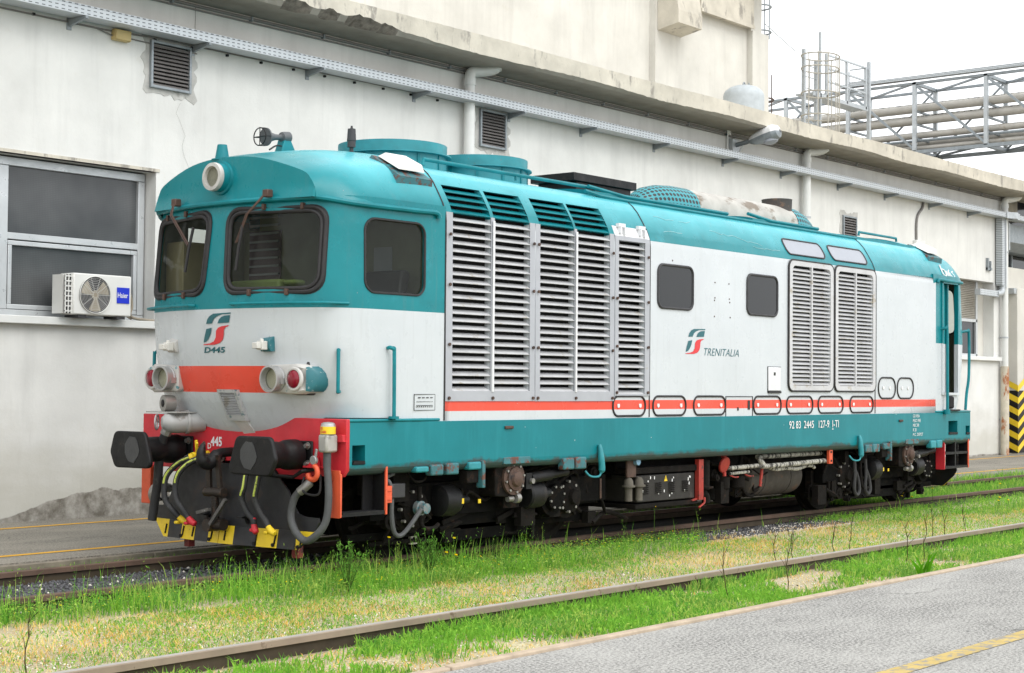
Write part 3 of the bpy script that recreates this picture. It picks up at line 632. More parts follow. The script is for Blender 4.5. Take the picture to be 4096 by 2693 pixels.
MB().box(2.10, 2.285, Y0-.004, Y0+.001, 2.635, 2.83).build('logo_plate', simple('logo_blue', (.008, .03, .55), .4), ac, smooth=0)
text_mesh('logo_lettering', 'Haier', .088, M['signwhite'], ac, lambda u, v: (2.103+u, Y0-.006, 2.705+v), bold=.0015, xs=.80)
b = MB(); b.box(X0+.08, X0+.2, Y0+.02, Y1, 2.44, Z0).box(X1-.2, X1-.08, Y0+.02, Y1, 2.44, Z0); b.build_each('foot', M['charcoal'], ac, smooth=0)
MB().tube(smoothpath([(2.3, 4.9, 2.83), (2.40, 4.88, 2.78), (2.44, 4.88, 2.62), (2.42, 4.88, 2.50), (2.55, 4.9, 2.46), (2.9, 4.95, 2.45)], 6), .018, 8).tube(smoothpath([(2.32, 4.9, 2.6), (2.36, 4.89, 2.5), (2.45, 4.9, 2.455)], 6), .012, 8).build('refrigerant_pipe', pm('pipe_beige', (.30, .26, .20), .7), ac)

# ------------------------------------------------------------------ taller block standing behind, tank, annex
tb = thing('tall_block', 'tall concrete panel building rising behind the workshop roof, with a corbel and pilasters', 'building', (15, 8, 0))
b = MB(); b.box(-6, 22.6, 8.15, 16, 0, 13); b.build('wall', M['wall2'], tb, smooth=0)
b = MB(); b.box(18.55, 20.3, 8.0, 8.148, 0, 13); b.box(22.603, 23.35, 8.0, 16, 0, 10.1).box(22.603, 23.1, 8.05, 15, 10.1, 11.5); b.build('pilaster', M['wall2'], tb, smooth=0)
b = MB(); b.box(20.3, 22.6, 7.96, 8.148, 10.15, 13).box(20.3, 22.6, 7.93, 7.96, 10.12, 10.2); b.build('lintel_beam', M['concrete'], tb, smooth=0)
b = MB(); b.box(-6, 18.55, 8.1, 8.148, 12, 13).box(22.4, 23.3, 6.9, 15, 11.3, 11.8); b.build('roof_edge', M['concrete'], tb, smooth=0)
MB().prism([(7.995, 13), (7.995, 9.40), (7.45, 9.50), (7.45, 9.78), (7.68, 11.0), (7.75, 13)], 'x', 18.62, 19.55).build('corbel', M['concrete'], tb, smooth=0)
def hoops(tb_, x, y, z0, n, dz, r, mat):
    b = MB()
    for i in range(n): b.tube([(x+r*math.cos(a*math.pi/12), y+r*math.sin(a*math.pi/12), z0+i*dz) for a in range(25)], .022, 5, caps=False)
    for a in (0, 1.57, 3.14, 4.71): b.tube([(x+r*math.cos(a), y+r*math.sin(a), z0-.2), (x+r*math.cos(a), y+r*math.sin(a), z0+n*dz)], .015, 5)
    return b
lc = thing('ladder_cage', 'dark hooped safety ladder on the end wall of the tall block', 'ladder', (23.6, 8.3, 9))
hoops(lc, 23.68, 8.5, 10.3, 4, .62, .32, None).build('hoop', M['galvdark'], lc)
an = thing('antenna_wire', 'thin antenna rod sticking out of the tall block edge', 'antenna', (23.4, 8.2, 10.2))
MB().tube([(23.35, 8.1, 10.4), (24.6, 8.0, 9.95)], .012, 5).build('rod', M['galv'], an)
tk = thing('pressure_tank', 'grey domed pressure tank standing on the workshop roof', 'tank', (19.9, 6.6, 6.98))
MB().lathe((19.9, 6.6, 6.98), (0, 0, 1), [(0, .445), (.98, .445), (1.04, .44), (1.12, .40), (1.19, .31), (1.235, .18), (1.25, .01)], 32).build('vessel', pm('tank_grey', (.42, .46, .48), .5, var=.1, scale=8), tk)
MB().tube([(19.75+.045*math.cos(a*math.pi/8), 6.5, 8.17+.09*math.sin(a*math.pi/8)) for a in range(9)], .014, 6).cyl((19.95, 6.5, 8.15), (19.95, 6.5, 8.28), .014).build('lifting_eye', M['galvdark'], tk)
MB().box(19.75, 20.1, 6.13, 6.15, 7.25, 7.52).build('name_plate', M['signwhite'], tk, smooth=0)
ax = thing('annex_building', 'recessed annex at the right edge with dark upper glazing and a concrete beam', 'building', (31, 5.9, 0))
b = MB(); b.box(30.15, 60, 6.1, 14, -.1, 4.4); b.box(30.16, 30.95, 5.55, 6.1, 2.2, 4.4); b.build('wall', M['wall2'], ax, smooth=0)
MB().box(30.16, 60, 5.2, 6.09, 4.36, 4.92).build('beam', M['wall2'], ax, smooth=0)
MB().box(30.16, 60, 5.75, 14, 4.92, 6.9).build('glazing', M['darkglass'], ax, smooth=0)
b = MB()
for x in (30.9, 32.4, 33.9): b.box(x, x+.06, 5.68, 5.745, 4.92, 6.66)
b.build('mullion', M['galvdark'], ax, smooth=0)
du = thing('ventilation_duct', 'grey sheet metal duct under the glazing of the annex', 'duct', (31, 5.2, 5.5))
MB().prism([(5.0, 5.55), (5.0, 6.02), (5.7, 6.02), (5.7, 5.35), (5.3, 5.35)], 'x', 30.5, 36).build('duct_body', M['galvdark'], du, smooth=0)
MB().box(30.49, 30.55, 4.97, 5.72, 5.33, 6.04).build('flange', M['galv'], du, smooth=0)
co = thing('striped_column', 'concrete column with a black and yellow chevron guard at the right edge', 'column', (31.4, 5.0, 0))
MB().box(31.0, 31.75, 4.95, 5.5, 0, 4.36).build('shaft', M['wall2'], co, bevel=.02)
b = MB()
for face in (0, 1):
    for i in range(6):
        z = .02+i*.32
        if face == 0: b.add([(31.0, 4.94, z), (31.75, 4.94, z+.38), (31.75, 4.94, z+.54), (31.0, 4.94, z+.16)], [(0, 1, 2, 3)], 0)
        else: b.add([(30.99, 4.94, z+.02), (30.99, 5.5, z+.3), (30.99, 5.5, z+.46), (30.99, 4.94, z+.18)], [(0, 1, 2, 3)], 0)
b.build('yellow_chevrons', M['yellow'], co, smooth=0)
MB().box(30.994, 31.76, 4.944, 5.505, .02, 1.66).build('guard', M['black'], co, smooth=0)
sg = thing('safety_sign', 'blue and white safety notice on the column at the right edge', 'sign', (31.5, 4.9, 2.3))
MB().box(31.42, 31.9, 4.93, 4.945, 1.95, 2.75).build('board', M['signwhite'], sg, smooth=0)
MB().box(31.44, 31.88, 4.925, 4.93, 2.42, 2.52).box(31.44, 31.88, 4.925, 4.93, 2.2, 2.3).cyl((31.54, 4.93, 2.64), (31.54, 4.924, 2.64), .08).build('blue_panel', simple('sign_blue', (.01, .10, .5), .4), sg, smooth=0)
lm = thing('camera_box', 'small grey box fitted under the annex beam', 'box', (30.9, 5.1, 4.3))
MB().box(30.85, 31.1, 4.98, 5.2, 4.20, 4.355).build('housing', M['galv'], lm, bevel=.01)
MB().tube([(31.1, 5.08, 4.3), (33, 5.08, 4.3)], .02, 6).build('conduit', M['galv'], lm)
fs = thing('far_shed', 'pale shed with a tiled gable roof far behind the pipe bridge', 'building', (45, 14, 0))
MB().box(36, 64, 16, 30, 0, 9.0).build('wall', M['wall2'], fs, smooth=0)
MB().prism([(15.4, 8.9), (23, 10.6), (30.6, 8.9)], 'x', 35.5, 64.5).build('roof', pm('pale_tile', (.50, .36, .28), .8), fs, smooth=0)
rp = thing('far_shed', 'low concrete canopy beyond the workshop roof at the right edge', 'building', (38, 6, 0))
MB().box(33, 60, 4.4, 8, 7.15, 7.33).build('canopy_slab', M['concrete'], rp, smooth=0)
MB().box(33.5, 60, 7, 8, 6.9, 7.15).build('wall', M['galvdark'], rp, smooth=0)

# ------------------------------------------------------------------ pipe bridge across the sky
BX = 36.0; sc_ = (BX+10.0658)/(32+10.0658)
def B_(y, z, dx=0.):       # measured on the plane x = 32, carried out to the bridge's own plane
    return (BX+dx, CAMP[1]+(y-CAMP[1])*sc_, CAMP[2]+(z-CAMP[2])*sc_)
pb = thing('pipe_bridge', 'steel lattice bridge carrying pale insulated pipes above the roofs', 'pipe bridge', B_(8, 8.4))
posts = [4.15, 6.238, 8.34, 10.414, 12.462, 14.5]; tz_, bz_ = 10.33, 8.38; DX = 1.5
b = MB()
for dx in (0, DX):
    for z, h in ((tz_, .075), (bz_, .11)): b.bar(B_(0, z, dx), B_(15.5, z-.05, dx), .10, h)
b.build_each('chord', M['galvdark'], pb, smooth=0)
b = MB()
for dx in (0, DX):
    for y in posts: b.bar(B_(y, bz_, dx), B_(y, tz_, dx), .10, .12)
b.build_each('post', M['galv'], pb, smooth=0)
b = MB()
for i in range(len(posts)-1):
    b.bar(B_(posts[i+1], tz_-.05), B_(posts[i], bz_+.05), .07, .07)
    b.bar(B_(posts[i], tz_, DX), B_(posts[i+1], bz_, DX), .05, .05)
    b.bar(B_(posts[i], tz_-.02), B_(posts[i+1], tz_-.05, DX), .06, .06); b.bar(B_(posts[i], tz_-.02), B_(posts[i], tz_-.02, DX), .08, .10)
    b.bar(B_(posts[i], bz_), B_(posts[i+1], bz_, DX), .06, .06); b.bar(B_(posts[i], bz_), B_(posts[i], bz_, DX), .1, .12)
    for z in (9.55, 9.18, 8.78): b.bar(B_(posts[i], z-.02), B_(posts[i], z-.02, DX), .06, .06)
b.build_each('brace', M['galvdark'], pb, smooth=0)
b = MB(); b.bar(B_(0, tz_+.15, -.05), B_(10.6, tz_+.11, -.05), .26, .10); b.build('cable_tray', perfmat(), pb, smooth=0)
q = MB()
for z, dx in ((8.70, .2), (8.60, .9), (9.42, 1.2), (8.45, .6), (9.02, 1.2)): q.tube([B_(0, z+.03, dx), B_(15.5, z-.03, dx)], .045, 6)
q.build_each('cable_bundle', M['galvdark'], pb)
for z, r, dx in ((9.655, .105, .45), (9.31, .105, .45), (8.88, .085, .4), (8.50, .06, .3), (9.84, .05, 1.0), (9.50, .05, 1.0), (8.72, .10, 1.1)):
    MB().tube([B_(0, z+.03, dx), B_(15.5, z-.03, dx)], r*sc_*1.12, 14).build('pipe', M['lagging'] if r < .06 else pm('insulated_pipe', (.44, .42, .38), .5, .1, var=.1, c2=(.32, .27, .2), amt=.62, s2=1.6), pb)
# access platform with caged ladder in front of it
lp2 = thing('access_platform', 'galvanised access platform with guard rails and caged ladder above the roof', 'platform', (28.5, 9, 7))
b = MB(); b.box(27.3, 30.4, 9.0, 9.5, 9.40, 9.44).box(27.3, 30.4, 8.97, 9.0, 9.36, 9.47); b.build('deck', M['galv'], lp2, smooth=0)
b = MB()
for x in (28.05, 29.2, 30.3):
    b.bar((x, 9, 9.4), (x, 9, 10.58), .06, .06); b.bar((x, 9.5, 9.4), (x, 9.5, 10.5), .03, .03)
for z in (9.85, 10.2, 10.56):
    b.bar((28.05, 9, z), (30.35, 9, z), .045, .045); b.bar((30.35, 9, z), (30.35, 9.5, z), .035, .035)
b.bar((30.5, 9.0, 7.1), (30.5, 9, 10.75), .09, .09); b.bar((27.72, 9, 7), (27.72, 9, 11.1), .06, .06)
b.build('guard_rail', M['galv'], lp2, smooth=0)
b = MB()
for z in (8.0, 8.7, 9.3, 9.95, 10.28): b.tube([(27.0+.62*math.cos(a*math.pi/12)*.98, 8.6+.45*math.sin(a*math.pi/12), z) for a in range(25)], .02, 5, caps=False)
for k in range(7): a = k*math.pi/6+math.pi; b.tube([(27.0+.61*math.cos(a), 8.6+.45*math.sin(a), 7.1), (27.0+.61*math.cos(a), 8.6+.45*math.sin(a), 10.3)], .016, 5)
b.build('ladder_hoops', pm('galvanised_ochre', (.40, .38, .33), .6, var=.15), lp2)
b = MB(); b.bar((26.84, 9, 6.9), (26.84, 9, 10.5), .08, .09); b.bar((27.5, 9, 6.9), (27.5, 9, 10.3), .08, .09)
for i in range(11): b.tube([(26.84, 9, 7.1+i*.3), (27.5, 9, 7.1+i*.3)], .015, 5)
b.build('ladder', M['galv'], lp2, smooth=0)
hr = thing('ladder_cage', 'small rusty hooped cage top beside the pressure tank', 'ladder', (24.6, 9, 8))
hoops(hr, 24.9, 9.2, 8.3, 2, .6, .38, None).build('hoop', M['rustbrown'], hr)
# ------------------------------------------------------------------ the diesel locomotive
L = 13.30; HW = 1.41
loco = thing('diesel_locomotive', 'teal and white diesel locomotive with red buffer beam and silver louvres standing on the track', 'locomotive')
PROF_CAB = [(1.30, 1.41), (3.22, 1.41), (3.30, 1.402), (3.39, 1.368), (3.50, 1.305), (3.61, 1.235), (3.69, 1.165), (3.74, 1.10), (3.785, 1.0), (3.84, .85), (3.90, .63), (3.94, .35), (3.955, 0)]
PROF = PROF_CAB[:8] + [(3.775, 1.0), (3.80, .85), (3.818, .63), (3.83, .35), (3.835, 0)]      # the engine hood is flatter on top than the cabs
def py(z): return interp(PROF, z)
XC = [(1.15, .03), (1.25, -.06), (1.35, -.12), (1.5, -.20), (1.7, -.27), (2.0, -.33), (2.36, -.36), (2.5, -.35), (3.18, -.29), (3.40, -.26)]
def xc(z): return interp(XC, z)
_pl = smoothpath([(0, 0, 0), (.015, .3, 0), (.06, .6, 0), (.14, .9, 0), (.215, 1.1, 0), (.27, 1.2, 0), (.34, 1.27, 0), (.42, 1.32, 0), (.52, 1.36, 0), (.64, 1.385, 0)], 4)
PLAN = [(p.x, p.y) for p in _pl] + [(1.0, 1.397), (1.64, 1.41)]
PLAN_Y = [(p[1], p[0]) for p in PLAN]
def nose_x(y, z): return xc(z) + interp(PLAN_Y, abs(y))
def side_y(x, z): return interp(PLAN, x-xc(z))
def zbot(ay): return min(1.36, 1.172+.19*(ay/1.064)**2)

def roundpoly(P, r, n=6):
    out = []; k = len(P)
    for i in range(k):
        p, a, c = Vector(P[i]+(0,)), Vector(P[i-1]+(0,)), Vector(P[(i+1) % k]+(0,))
        d1, d2 = (a-p).normalized(), (c-p).normalized(); ang = d1.angle(d2); t = r/math.tan(ang/2)
        s, e = p+d1*t, p+d2*t
        for j in range(n+1):
            q = j/n; out.append(tuple(((1-q)**2*s+2*q*(1-q)*p+q*q*e)[:2]))
    return out
WS_N = roundpoly([(-.085, 3.295), (-.13, 2.462), (-1.205, 2.455), (-1.195, 3.28)], .17)      # windscreen outlines (y, z)
WS_F = [(-y, z) for y, z in WS_N][::-1]
def inset(P, d):
    cy = sum(p[0] for p in P)/len(P); cz = sum(p[1] for p in P)/len(P)
    w = (max(p[0] for p in P)-min(p[0] for p in P))/2; h = (max(p[1] for p in P)-min(p[1] for p in P))/2
    return [(cy+(a-cy)*(1-d/w), cz+(c-cz)*(1-d/h)) for a, c in P]
SW = [(.62+a, 2.83+c) for a, c in rrect(.76, .67, .11, 6)]        # side window outline (x, z)

def cab_shell(near, parent):
    """one driver's cab; near=False turns it half round for the far end of the locomotive"""
    flip = (lambda p: p) if near else (lambda p: (L-p[0], -p[1], p[2]))
    zs = [1.15+.035*i for i in range(13)] + [1.65+.075*i for i in range(24)]
    zs[-1] = 3.36
    half = PLAN[::-1]; cols = [(d, -y) for d, y in half] + [(d, y) for d, y in PLAN[1:]]
    b = MB(); n = len(cols); vs = []
    for z in zs:
        for d, y in cols:
            zz = z
            if z < 1.6:
                zb = zbot(abs(y)) if d < .8 else 1.31
                zz = zb+(z-1.15)/(1.6-1.15)*(1.6-zb)
            x = xc(zz)+d if d < 1.5 else 1.285
            vs.append((x, y, zz))
    b.add(vs, [(i*n+k, i*n+k+1, (i+1)*n+k+1, (i+1)*n+k)[::-1] for i in range(len(zs)-1) for k in range(n-1)])
    me = bpy.data.meshes.new('cab_body'); me.from_pydata([flip(p) for p in b.v], [], b.f)
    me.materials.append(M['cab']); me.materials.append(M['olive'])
    o = bpy.data.objects.new('cab_body', me); COL.objects.link(o)
    s = o.modifiers.new('s', 'SOLIDIFY'); s.thickness = .03; s.offset = -1; s.material_offset = 1; s.use_even_offset = True
    cuts = []
    def cutter(poly, ax, a0, a1):
        P = MB().prism(poly, ax, a0, a1); P.v = [flip(p) for p in P.v]
        c = P.build('cut', M['cab'], None, smooth=0); cuts.append(c)
        m = o.modifiers.new('b', 'BOOLEAN'); m.object = c; m.operation = 'DIFFERENCE'; m.solver = 'EXACT'
    cutter(inset(WS_N, .055), 'x', -.9, .3); cutter(inset(WS_F, .055), 'x', -.9, .3)
    cutter(SW, 'y', -1.8, -1.1)
    cutter([(.45, 1.62), (.98, 1.62), (.98, 3.24), (.45, 3.24)], 'y', 1.1, 1.8)
    dg = bpy.context.evaluated_depsgraph_get(); nm = bpy.data.meshes.new_from_object(o.evaluated_get(dg))
    o.modifiers.clear(); o.data = nm
    for c in cuts: bpy.data.objects.remove(c)
    nm.polygons.foreach_set('use_smooth', [True]*len(nm.polygons)); nm.set_sharp_from_angle(angle=R(30))
    o.parent = parent
    # visor and domed roof
    F = []; arc = [(0, 3.767), (.3, 3.752), (.6, 3.70), (.975, 3.58), (1.07, 3.50), (1.115, 3.42), (1.13, 3.335)]
    arcs = [(p.x, p.y) for p in smoothpath([(a, z, 0) for a, z in arc], 4)]
    ys = arcs[::-1]; Fp = [(-a, z) for a, z in ys] + [(a, z) for a, z in arcs[1:]]
    rp = smoothpath([(y, z, 0) for z, y in PROF_CAB[2:]][::-1], 4); rl = [(p.x, p.y) for p in rp]
    rl[-1] = (1.41, 3.27)
    def resample(P, m):
        d = [0]
        for a, c in zip(P, P[1:]): d.append(d[-1]+math.hypot(a[0]-c[0], a[1]-c[1]))
        return [(interp(list(zip(d, [p[0] for p in P])), d[-1]*i/m), interp(list(zip(d, [p[1] for p in P])), d[-1]*i/m)) for i in range(m+1)]
    m_ = len(arcs)-1; B = resample(rl, m_); Bp = [(-a, z) for a, z in B[::-1]] + [(a, z) for a, z in B[1:]]
    xv = lambda y: -.25+.085*y*y
    EDGE = [(-.14, 1.13), (-.06, 1.18), (.04, 1.27), (.14, 1.34), (.27, 1.387), (.6, 1.40), (1.285, 1.41)]
    U = [0, .02, .05, .09, .14, .2, .27, .36, .46, .58, .7, .82, .91, 1.0]; nn = len(Fp); vs = []
    for u in U:
        for i in range(nn):
            w = abs(i-m_)/m_; fy, fz = Fp[i]; ry, rz = Bp[i]; x0 = xv(fy); x = x0+(1.285-x0)*u
            g = 1-(1-u)**(2.0+1.2*w); y = fy+(ry-fy)*g; z = fz+(rz-fz)*g
            ex = -.14+(1.425)*u; ye = interp(EDGE, ex); yl = 1.13+.28*g
            y += math.copysign((ye-yl)*w**4, fy) if abs(fy) > 1e-6 else 0
            vs.append(flip((x, y, z)))
    b = MB(); b.add(vs, [(i*nn+k, i*nn+k+1, (i+1)*nn+k+1, (i+1)*nn+k) for i in range(len(U)-1) for k in range(nn-1)])
    b.add([flip((1.28, y, z-.002)) for y, z in Bp], [tuple(range(nn))])
    # visor face
    vv = []; K = 5
    for j in range(K+1):
        for i in range(nn):
            fy, fz = Fp[i]; zlo = 3.335; z = zlo+(fz-zlo)*j/K
            vv.append(flip((xv(fy)-(.028*max(0, 1-(z-3.335)/.10) if fz > 3.40 else 0), fy, z)))
    b.add(vv, [(j*nn+k, j*nn+k+1, (j+1)*nn+k+1, (j+1)*nn+k) for j in range(K) for k in range(nn-1)])
    bmx = MB(); bmx.v = b.v; bmx.f = b.f; bmx.m = b.m
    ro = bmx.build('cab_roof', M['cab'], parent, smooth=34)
    bm = bmesh.new(); bm.from_mesh(ro.data); bmesh.ops.remove_doubles(bm, verts=bm.verts, dist=.0008); bmesh.ops.recalc_face_normals(bm, faces=bm.faces); bm.to_mesh(ro.data); bm.free(); ro.data.set_sharp_from_angle(angle=R(34))
    # gutter
    gp = []
    for sgn in (-1, 1):
        side = [(1.17, sgn*1.43, 3.235), (1.13, sgn*1.43, 3.283), (.9, sgn*1.43, 3.281), (.4, sgn*1.412, 3.278), (.26, sgn*1.395, 3.28), (.14, sgn*1.345, 3.288), (.045, sgn*1.28, 3.302), (-.05, sgn*1.19, 3.322), (-.115, sgn*1.12, 3.333)]
        front = [(nose_x(y, 3.33)-.035, sgn*y, 3.335) for y in (1.05, .9, .7, .5, .25)]
        gp += (side+front) if sgn < 0 else ([(nose_x(0, 3.33)-.035, 0, 3.335)] + (side+front)[::-1])
    P = smoothpath([flip(p) for p in gp], 3)
    MB().tube(P, .024, 8).build('gutter', M['teal'], parent)
    # window rubbers, panes
    def on_nose(P, d): return [flip((nose_x(y, z)-d, y, z)) for y, z in P]
    for O in (WS_N, WS_F):
        f = MB(); mid = inset(O, .028); ring = on_nose(mid, .004); f.tube(ring+[ring[0]], .021, 8, caps=False)
        ring = on_nose(inset(O, .062), .002); f.tube(ring+[ring[0]], .020, 8, caps=False)
        f.ring(on_nose(inset(O, .005), .003), on_nose(inset(O, .06), .006))
        fo = f.build('windscreen_rubber', M['rubber'], parent)
        g = inset(O, .045); gy = sorted(set(round(p[0], 3) for p in g)); pane = on_nose(g, -.010); c = (sum(p[0] for p in g)/len(g), sum(p[1] for p in g)/len(g))
        cen = flip((nose_x(*c)+.010, c[0], c[1])); k = len(pane); mid2 = on_nose([(c[0]+(a-c[0])*.5, c[1]+(q-c[1])*.5) for a, q in g], -.010)
        pb_ = MB(); pb_.add(pane+mid2+[cen], [(i, (i+1) % k, k+(i+1) % k, k+i) for i in range(k)]+[(k+i, k+(i+1) % k, 2*k) for i in range(k)])
        pb_.build('windscreen', M['cabglass'], parent, smooth=60)
        if near:
            cl = MB()
            for y, z in ((.462, 2.487), (.86, 2.487), (.55, 3.27), (.95, 3.265)):
                yy = math.copysign(y, c[0]); x = nose_x(yy, z); cl.box(x-.030, x+.02, yy-.015, yy+.015, z-.03, z+.028)
            cl.build_each('clip', M['wiper'], fo, bevel=.004)
    side = [flip((x, -side_y(x, z)-.002, z)) for x, z in SW]
    f = MB(); f.tube(side+[side[0]], .012, 6, caps=False); sf = f.build('side_window_rubber', M['rubber'], parent)
    MB().add([flip((x, -side_y(x, z)+.018, z)) for x, z in SW], [tuple(range(len(SW)))]).build('side_window', M['cabglass'], parent, smooth=0)
    # cab interior
    def ib(name, mat, *bx, **k):
        q = MB()
        for t in bx: q.box(*t)
        q.v = [flip(p) for p in q.v]; return q.build(name, mat, parent, **k)
    ib('cab_floor', M['charcoal'], (.22, 1.27, -1.3, 1.3, 1.5, 1.56), smooth=0)
    ib('cab_back_wall', M['olive'], (1.20, 1.25, -1.36, 1.36, 1.5, 3.26), (1.201, 1.249, -1.12, 1.12, 3.26, 3.62), smooth=0)
    if near:
        ib('desk', M['charcoal'], (-.12, .32, -1.05, .3, 1.56, 2.42), bevel=.03)
        ib('desk_hood', M['seatgreen'], (-.02, .22, -.52, .16, 2.42, 2.63), (.0, .16, -.70, -.55, 2.57, 2.62), bevel=.03)
        q = MB(); q.prism([(.84, 2.05), (.94, 2.05), (1.08, 2.72), (1.04, 2.755), (.96, 2.74)], 'y', -1.15, -.66); q.box(.6, 1.0, -1.1, -.65, 1.98, 2.08)
        q.build('seat', M['charcoal'], parent, bevel=.02)
        ib('cabinet', M['cream'], (.10, .44, 1.0, 1.27, 1.56, 3.06), (.44, .60, 1.02, 1.25, 1.56, 3.0), bevel=.01)
        ib('notice', M['frost'], (1.185, 1.195, -.80, -.56, 2.45, 3.0), smooth=0)
        q = MB()
        for i in range(9): q.box(1.165, 1.185, .80, 1.24, 2.70+i*.085, 2.722+i*.085)
        q.build('louvre_lines', M['frost'], parent, smooth=0)
        ib('dark_panel', pm('purple_panel', (.09, .05, .07), .5), (1.186, 1.197, .78, 1.26, 2.2, 3.25), smooth=0)
    return flip
cab_shell(True, loco); cab_shell(False, loco)

# ---- middle hull: near side as a grid with louvre openings
LV = [(1.385, 1.955), (2.008, 2.565), (2.731, 3.312), (3.353, 3.943)]
OP = [(a, c, 1.61, 3.312) for a, c in LV] + [(4.096, 4.597, 1.585, 3.255)] + [(a, c, 3.315, 3.59) for a, c in LV] + [(7.86, 8.84, 1.70, 3.22), (9.07, 10.05, 1.70, 3.22)]
xs = sorted(set([1.28, 12.10] + [v for o in OP for v in o[:2]])); zs = sorted(set([1.31, 3.69] + [z for z, _ in PROF if z < 3.69] + [v for o in OP for v in o[2:]]))
b = MB()
for i in range(len(xs)-1):
    for j in range(len(zs)-1):
        if zs[j] < 1.31: continue
        cx, cz = (xs[i]+xs[i+1])/2, (zs[j]+zs[j+1])/2
        if any(o[0] < cx < o[1] and o[2] < cz < o[3] for o in OP): continue
        b.add([(x, -py(z), z) for x, z in ((xs[i], zs[j]), (xs[i+1], zs[j]), (xs[i+1], zs[j+1]), (xs[i], zs[j+1]))], [(0, 1, 2, 3)])
pr_ = [(-y, z) for z, y in PROF if z >= 3.69] + [(y, z) for z, y in PROF[::-1][1:]]
for k in range(len(pr_)-1):
    (ya, za), (yb, zb) = pr_[k], pr_[k+1]; b.add([(1.28, ya, za), (12.10, ya, za), (12.10, yb, zb), (1.28, yb, zb)], [(0, 1, 2, 3)])
for x in (1.28, 12.10): b.add([(x, y, z) for y, z in [(-1.41, 1.31), (-1.41, 3.22)]+[(-yy, z) for z, yy in PROF[2:]]+[(yy, z) for z, yy in PROF[::-1][1:]]+[(1.41, 1.31)]], [tuple(range(2+len(PROF)-2+len(PROF)-1+1))])
# opening reveals
for x0, x1, z0, z1 in OP:
    for za, zc in ((z0, z1),):
        ya, yc = -py(za), -py(zc); d = .07
        b.add([(x0, ya, za), (x1, ya, za), (x1, yc, zc), (x0, yc, zc), (x0, ya+d, za), (x1, ya+d, za), (x1, yc+d, zc), (x0, yc+d, zc)], [(0, 1, 5, 4), (1, 2, 6, 5), (2, 3, 7, 6), (3, 0, 4, 7)])
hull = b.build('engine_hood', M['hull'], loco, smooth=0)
bm = bmesh.new(); bm.from_mesh(hull.data); bmesh.ops.remove_doubles(bm, verts=bm.verts, dist=.0005); bm.to_mesh(hull.data); bm.free()
hull.data.polygons.foreach_set('use_smooth', [True]*len(hull.data.polygons)); hull.data.set_sharp_from_angle(angle=R(25))
MB().box(1.32, 10.1, -1.25, 1.25, 1.35, 3.5).build('inner_casing', M['dark'], loco, smooth=0)
# seams where hood panels meet
b = MB()
for x in (1.285, 4.70, 10.157): b.tube([(x, -py(z)-.001, z) for z in (1.33, 2.2, 3.22, 3.30, 3.39, 3.50, 3.61, 3.69, 3.74, 3.775, 3.80, 3.818, 3.835)], .009, 5)
b.build('panel_seam', M['rubber'], loco)
# louvre panels
def slats(x0, x1, z0, z1, n, mat, parent, name='slat', d=.062, rise=.55):
    s = MB(); p = (z1-z0)/n
    for i in range(n):
        z = z0+i*p; ya, yb = -py(z)-.004, -py(z+p*rise)+d; zz = z+p*rise
        s.add([(x0, ya, z), (x1, ya, z), (x1, yb, zz), (x0, yb, zz), (x0, ya+.002, z-.005), (x1, ya+.002, z-.005), (x1, yb, zz-.005), (x0, yb, zz-.005)], [(0, 1, 2, 3), (4, 5, 1, 0), (7, 6, 5, 4)])
    return s.build(name, mat, parent, smooth=0)
def frame_panel(x0, x1, z0, z1, holes, mat, d=.012, name='louvre_panel'):
    xs = sorted(set([x0, x1]+[v for h in holes for v in h[:2]])); zs = sorted(set([z0, z1]+[v for h in holes for v in h[2:]])); q = MB()
    for i in range(len(xs)-1):
        for j in range(len(zs)-1):
            cx, cz = (xs[i]+xs[i+1])/2, (zs[j]+zs[j+1])/2
            if any(h[0] < cx < h[1] and h[2] < cz < h[3] for h in holes): continue
            q.add([(x, -py(z)-d, z) for x, z in ((xs[i], zs[j]), (xs[i+1], zs[j]), (xs[i+1], zs[j+1]), (xs[i], zs[j+1]))], [(0, 1, 2, 3)])
    bm = bmesh.new(); vs = [bm.verts.new(v) for v in q.v]
    for f in q.f: bm.faces.new([vs[i] for i in f])
    bmesh.ops.remove_doubles(bm, verts=bm.verts, dist=.0005)
    g = bmesh.ops.extrude_face_region(bm, geom=bm.faces[:]); bmesh.ops.translate(bm, verts=[e for e in g['geom'] if isinstance(e, bmesh.types.BMVert)], vec=(0, d+.004, 0))
    bmesh.ops.recalc_face_normals(bm, faces=bm.faces); me = bpy.data.meshes.new(name); bm.to_mesh(me); bm.free(); me.materials.append(mat)
    o = bpy.data.objects.new(name, me); COL.objects.link(o); o.parent = loco; return o
def bolts(P, parent, r=.016, y=-1.425):
    q = MB()
    for x, z in P: q.cyl((x, y, z), (x, y-.014, z), r, n=8)
    q.build_each('bolt', M['rustbrown'], parent, smooth=0)
pA = frame_panel(1.292, 2.645, 1.51, 3.312, [OP[0], OP[1]], M['grey'])
slats(*LV[0], 1.61, 3.31, 23, M['slat'], pA); slats(*LV[1], 1.61, 3.31, 23, M['slat'], pA)
bolts([(1.335, z) for z in (1.54, 2.05, 2.62, 3.10)]+[(2.61, z) for z in (1.54, 2.05, 2.62, 3.1)]+[(1.98, 1.54)], pA)
pB = frame_panel(2.655, 4.015, 1.508, 3.312, [OP[2], OP[3]], M['grey'])
slats(*LV[2], 1.61, 3.31, 23, M['slat'], pB); slats(*LV[3], 1.61, 3.31, 23, M['slat'], pB)
bolts([(2.69, z) for z in (1.54, 2.05, 2.62, 3.1)]+[(3.98, z) for z in (1.54, 2.05, 2.62, 3.1)]+[(3.33, 1.54)], pB)
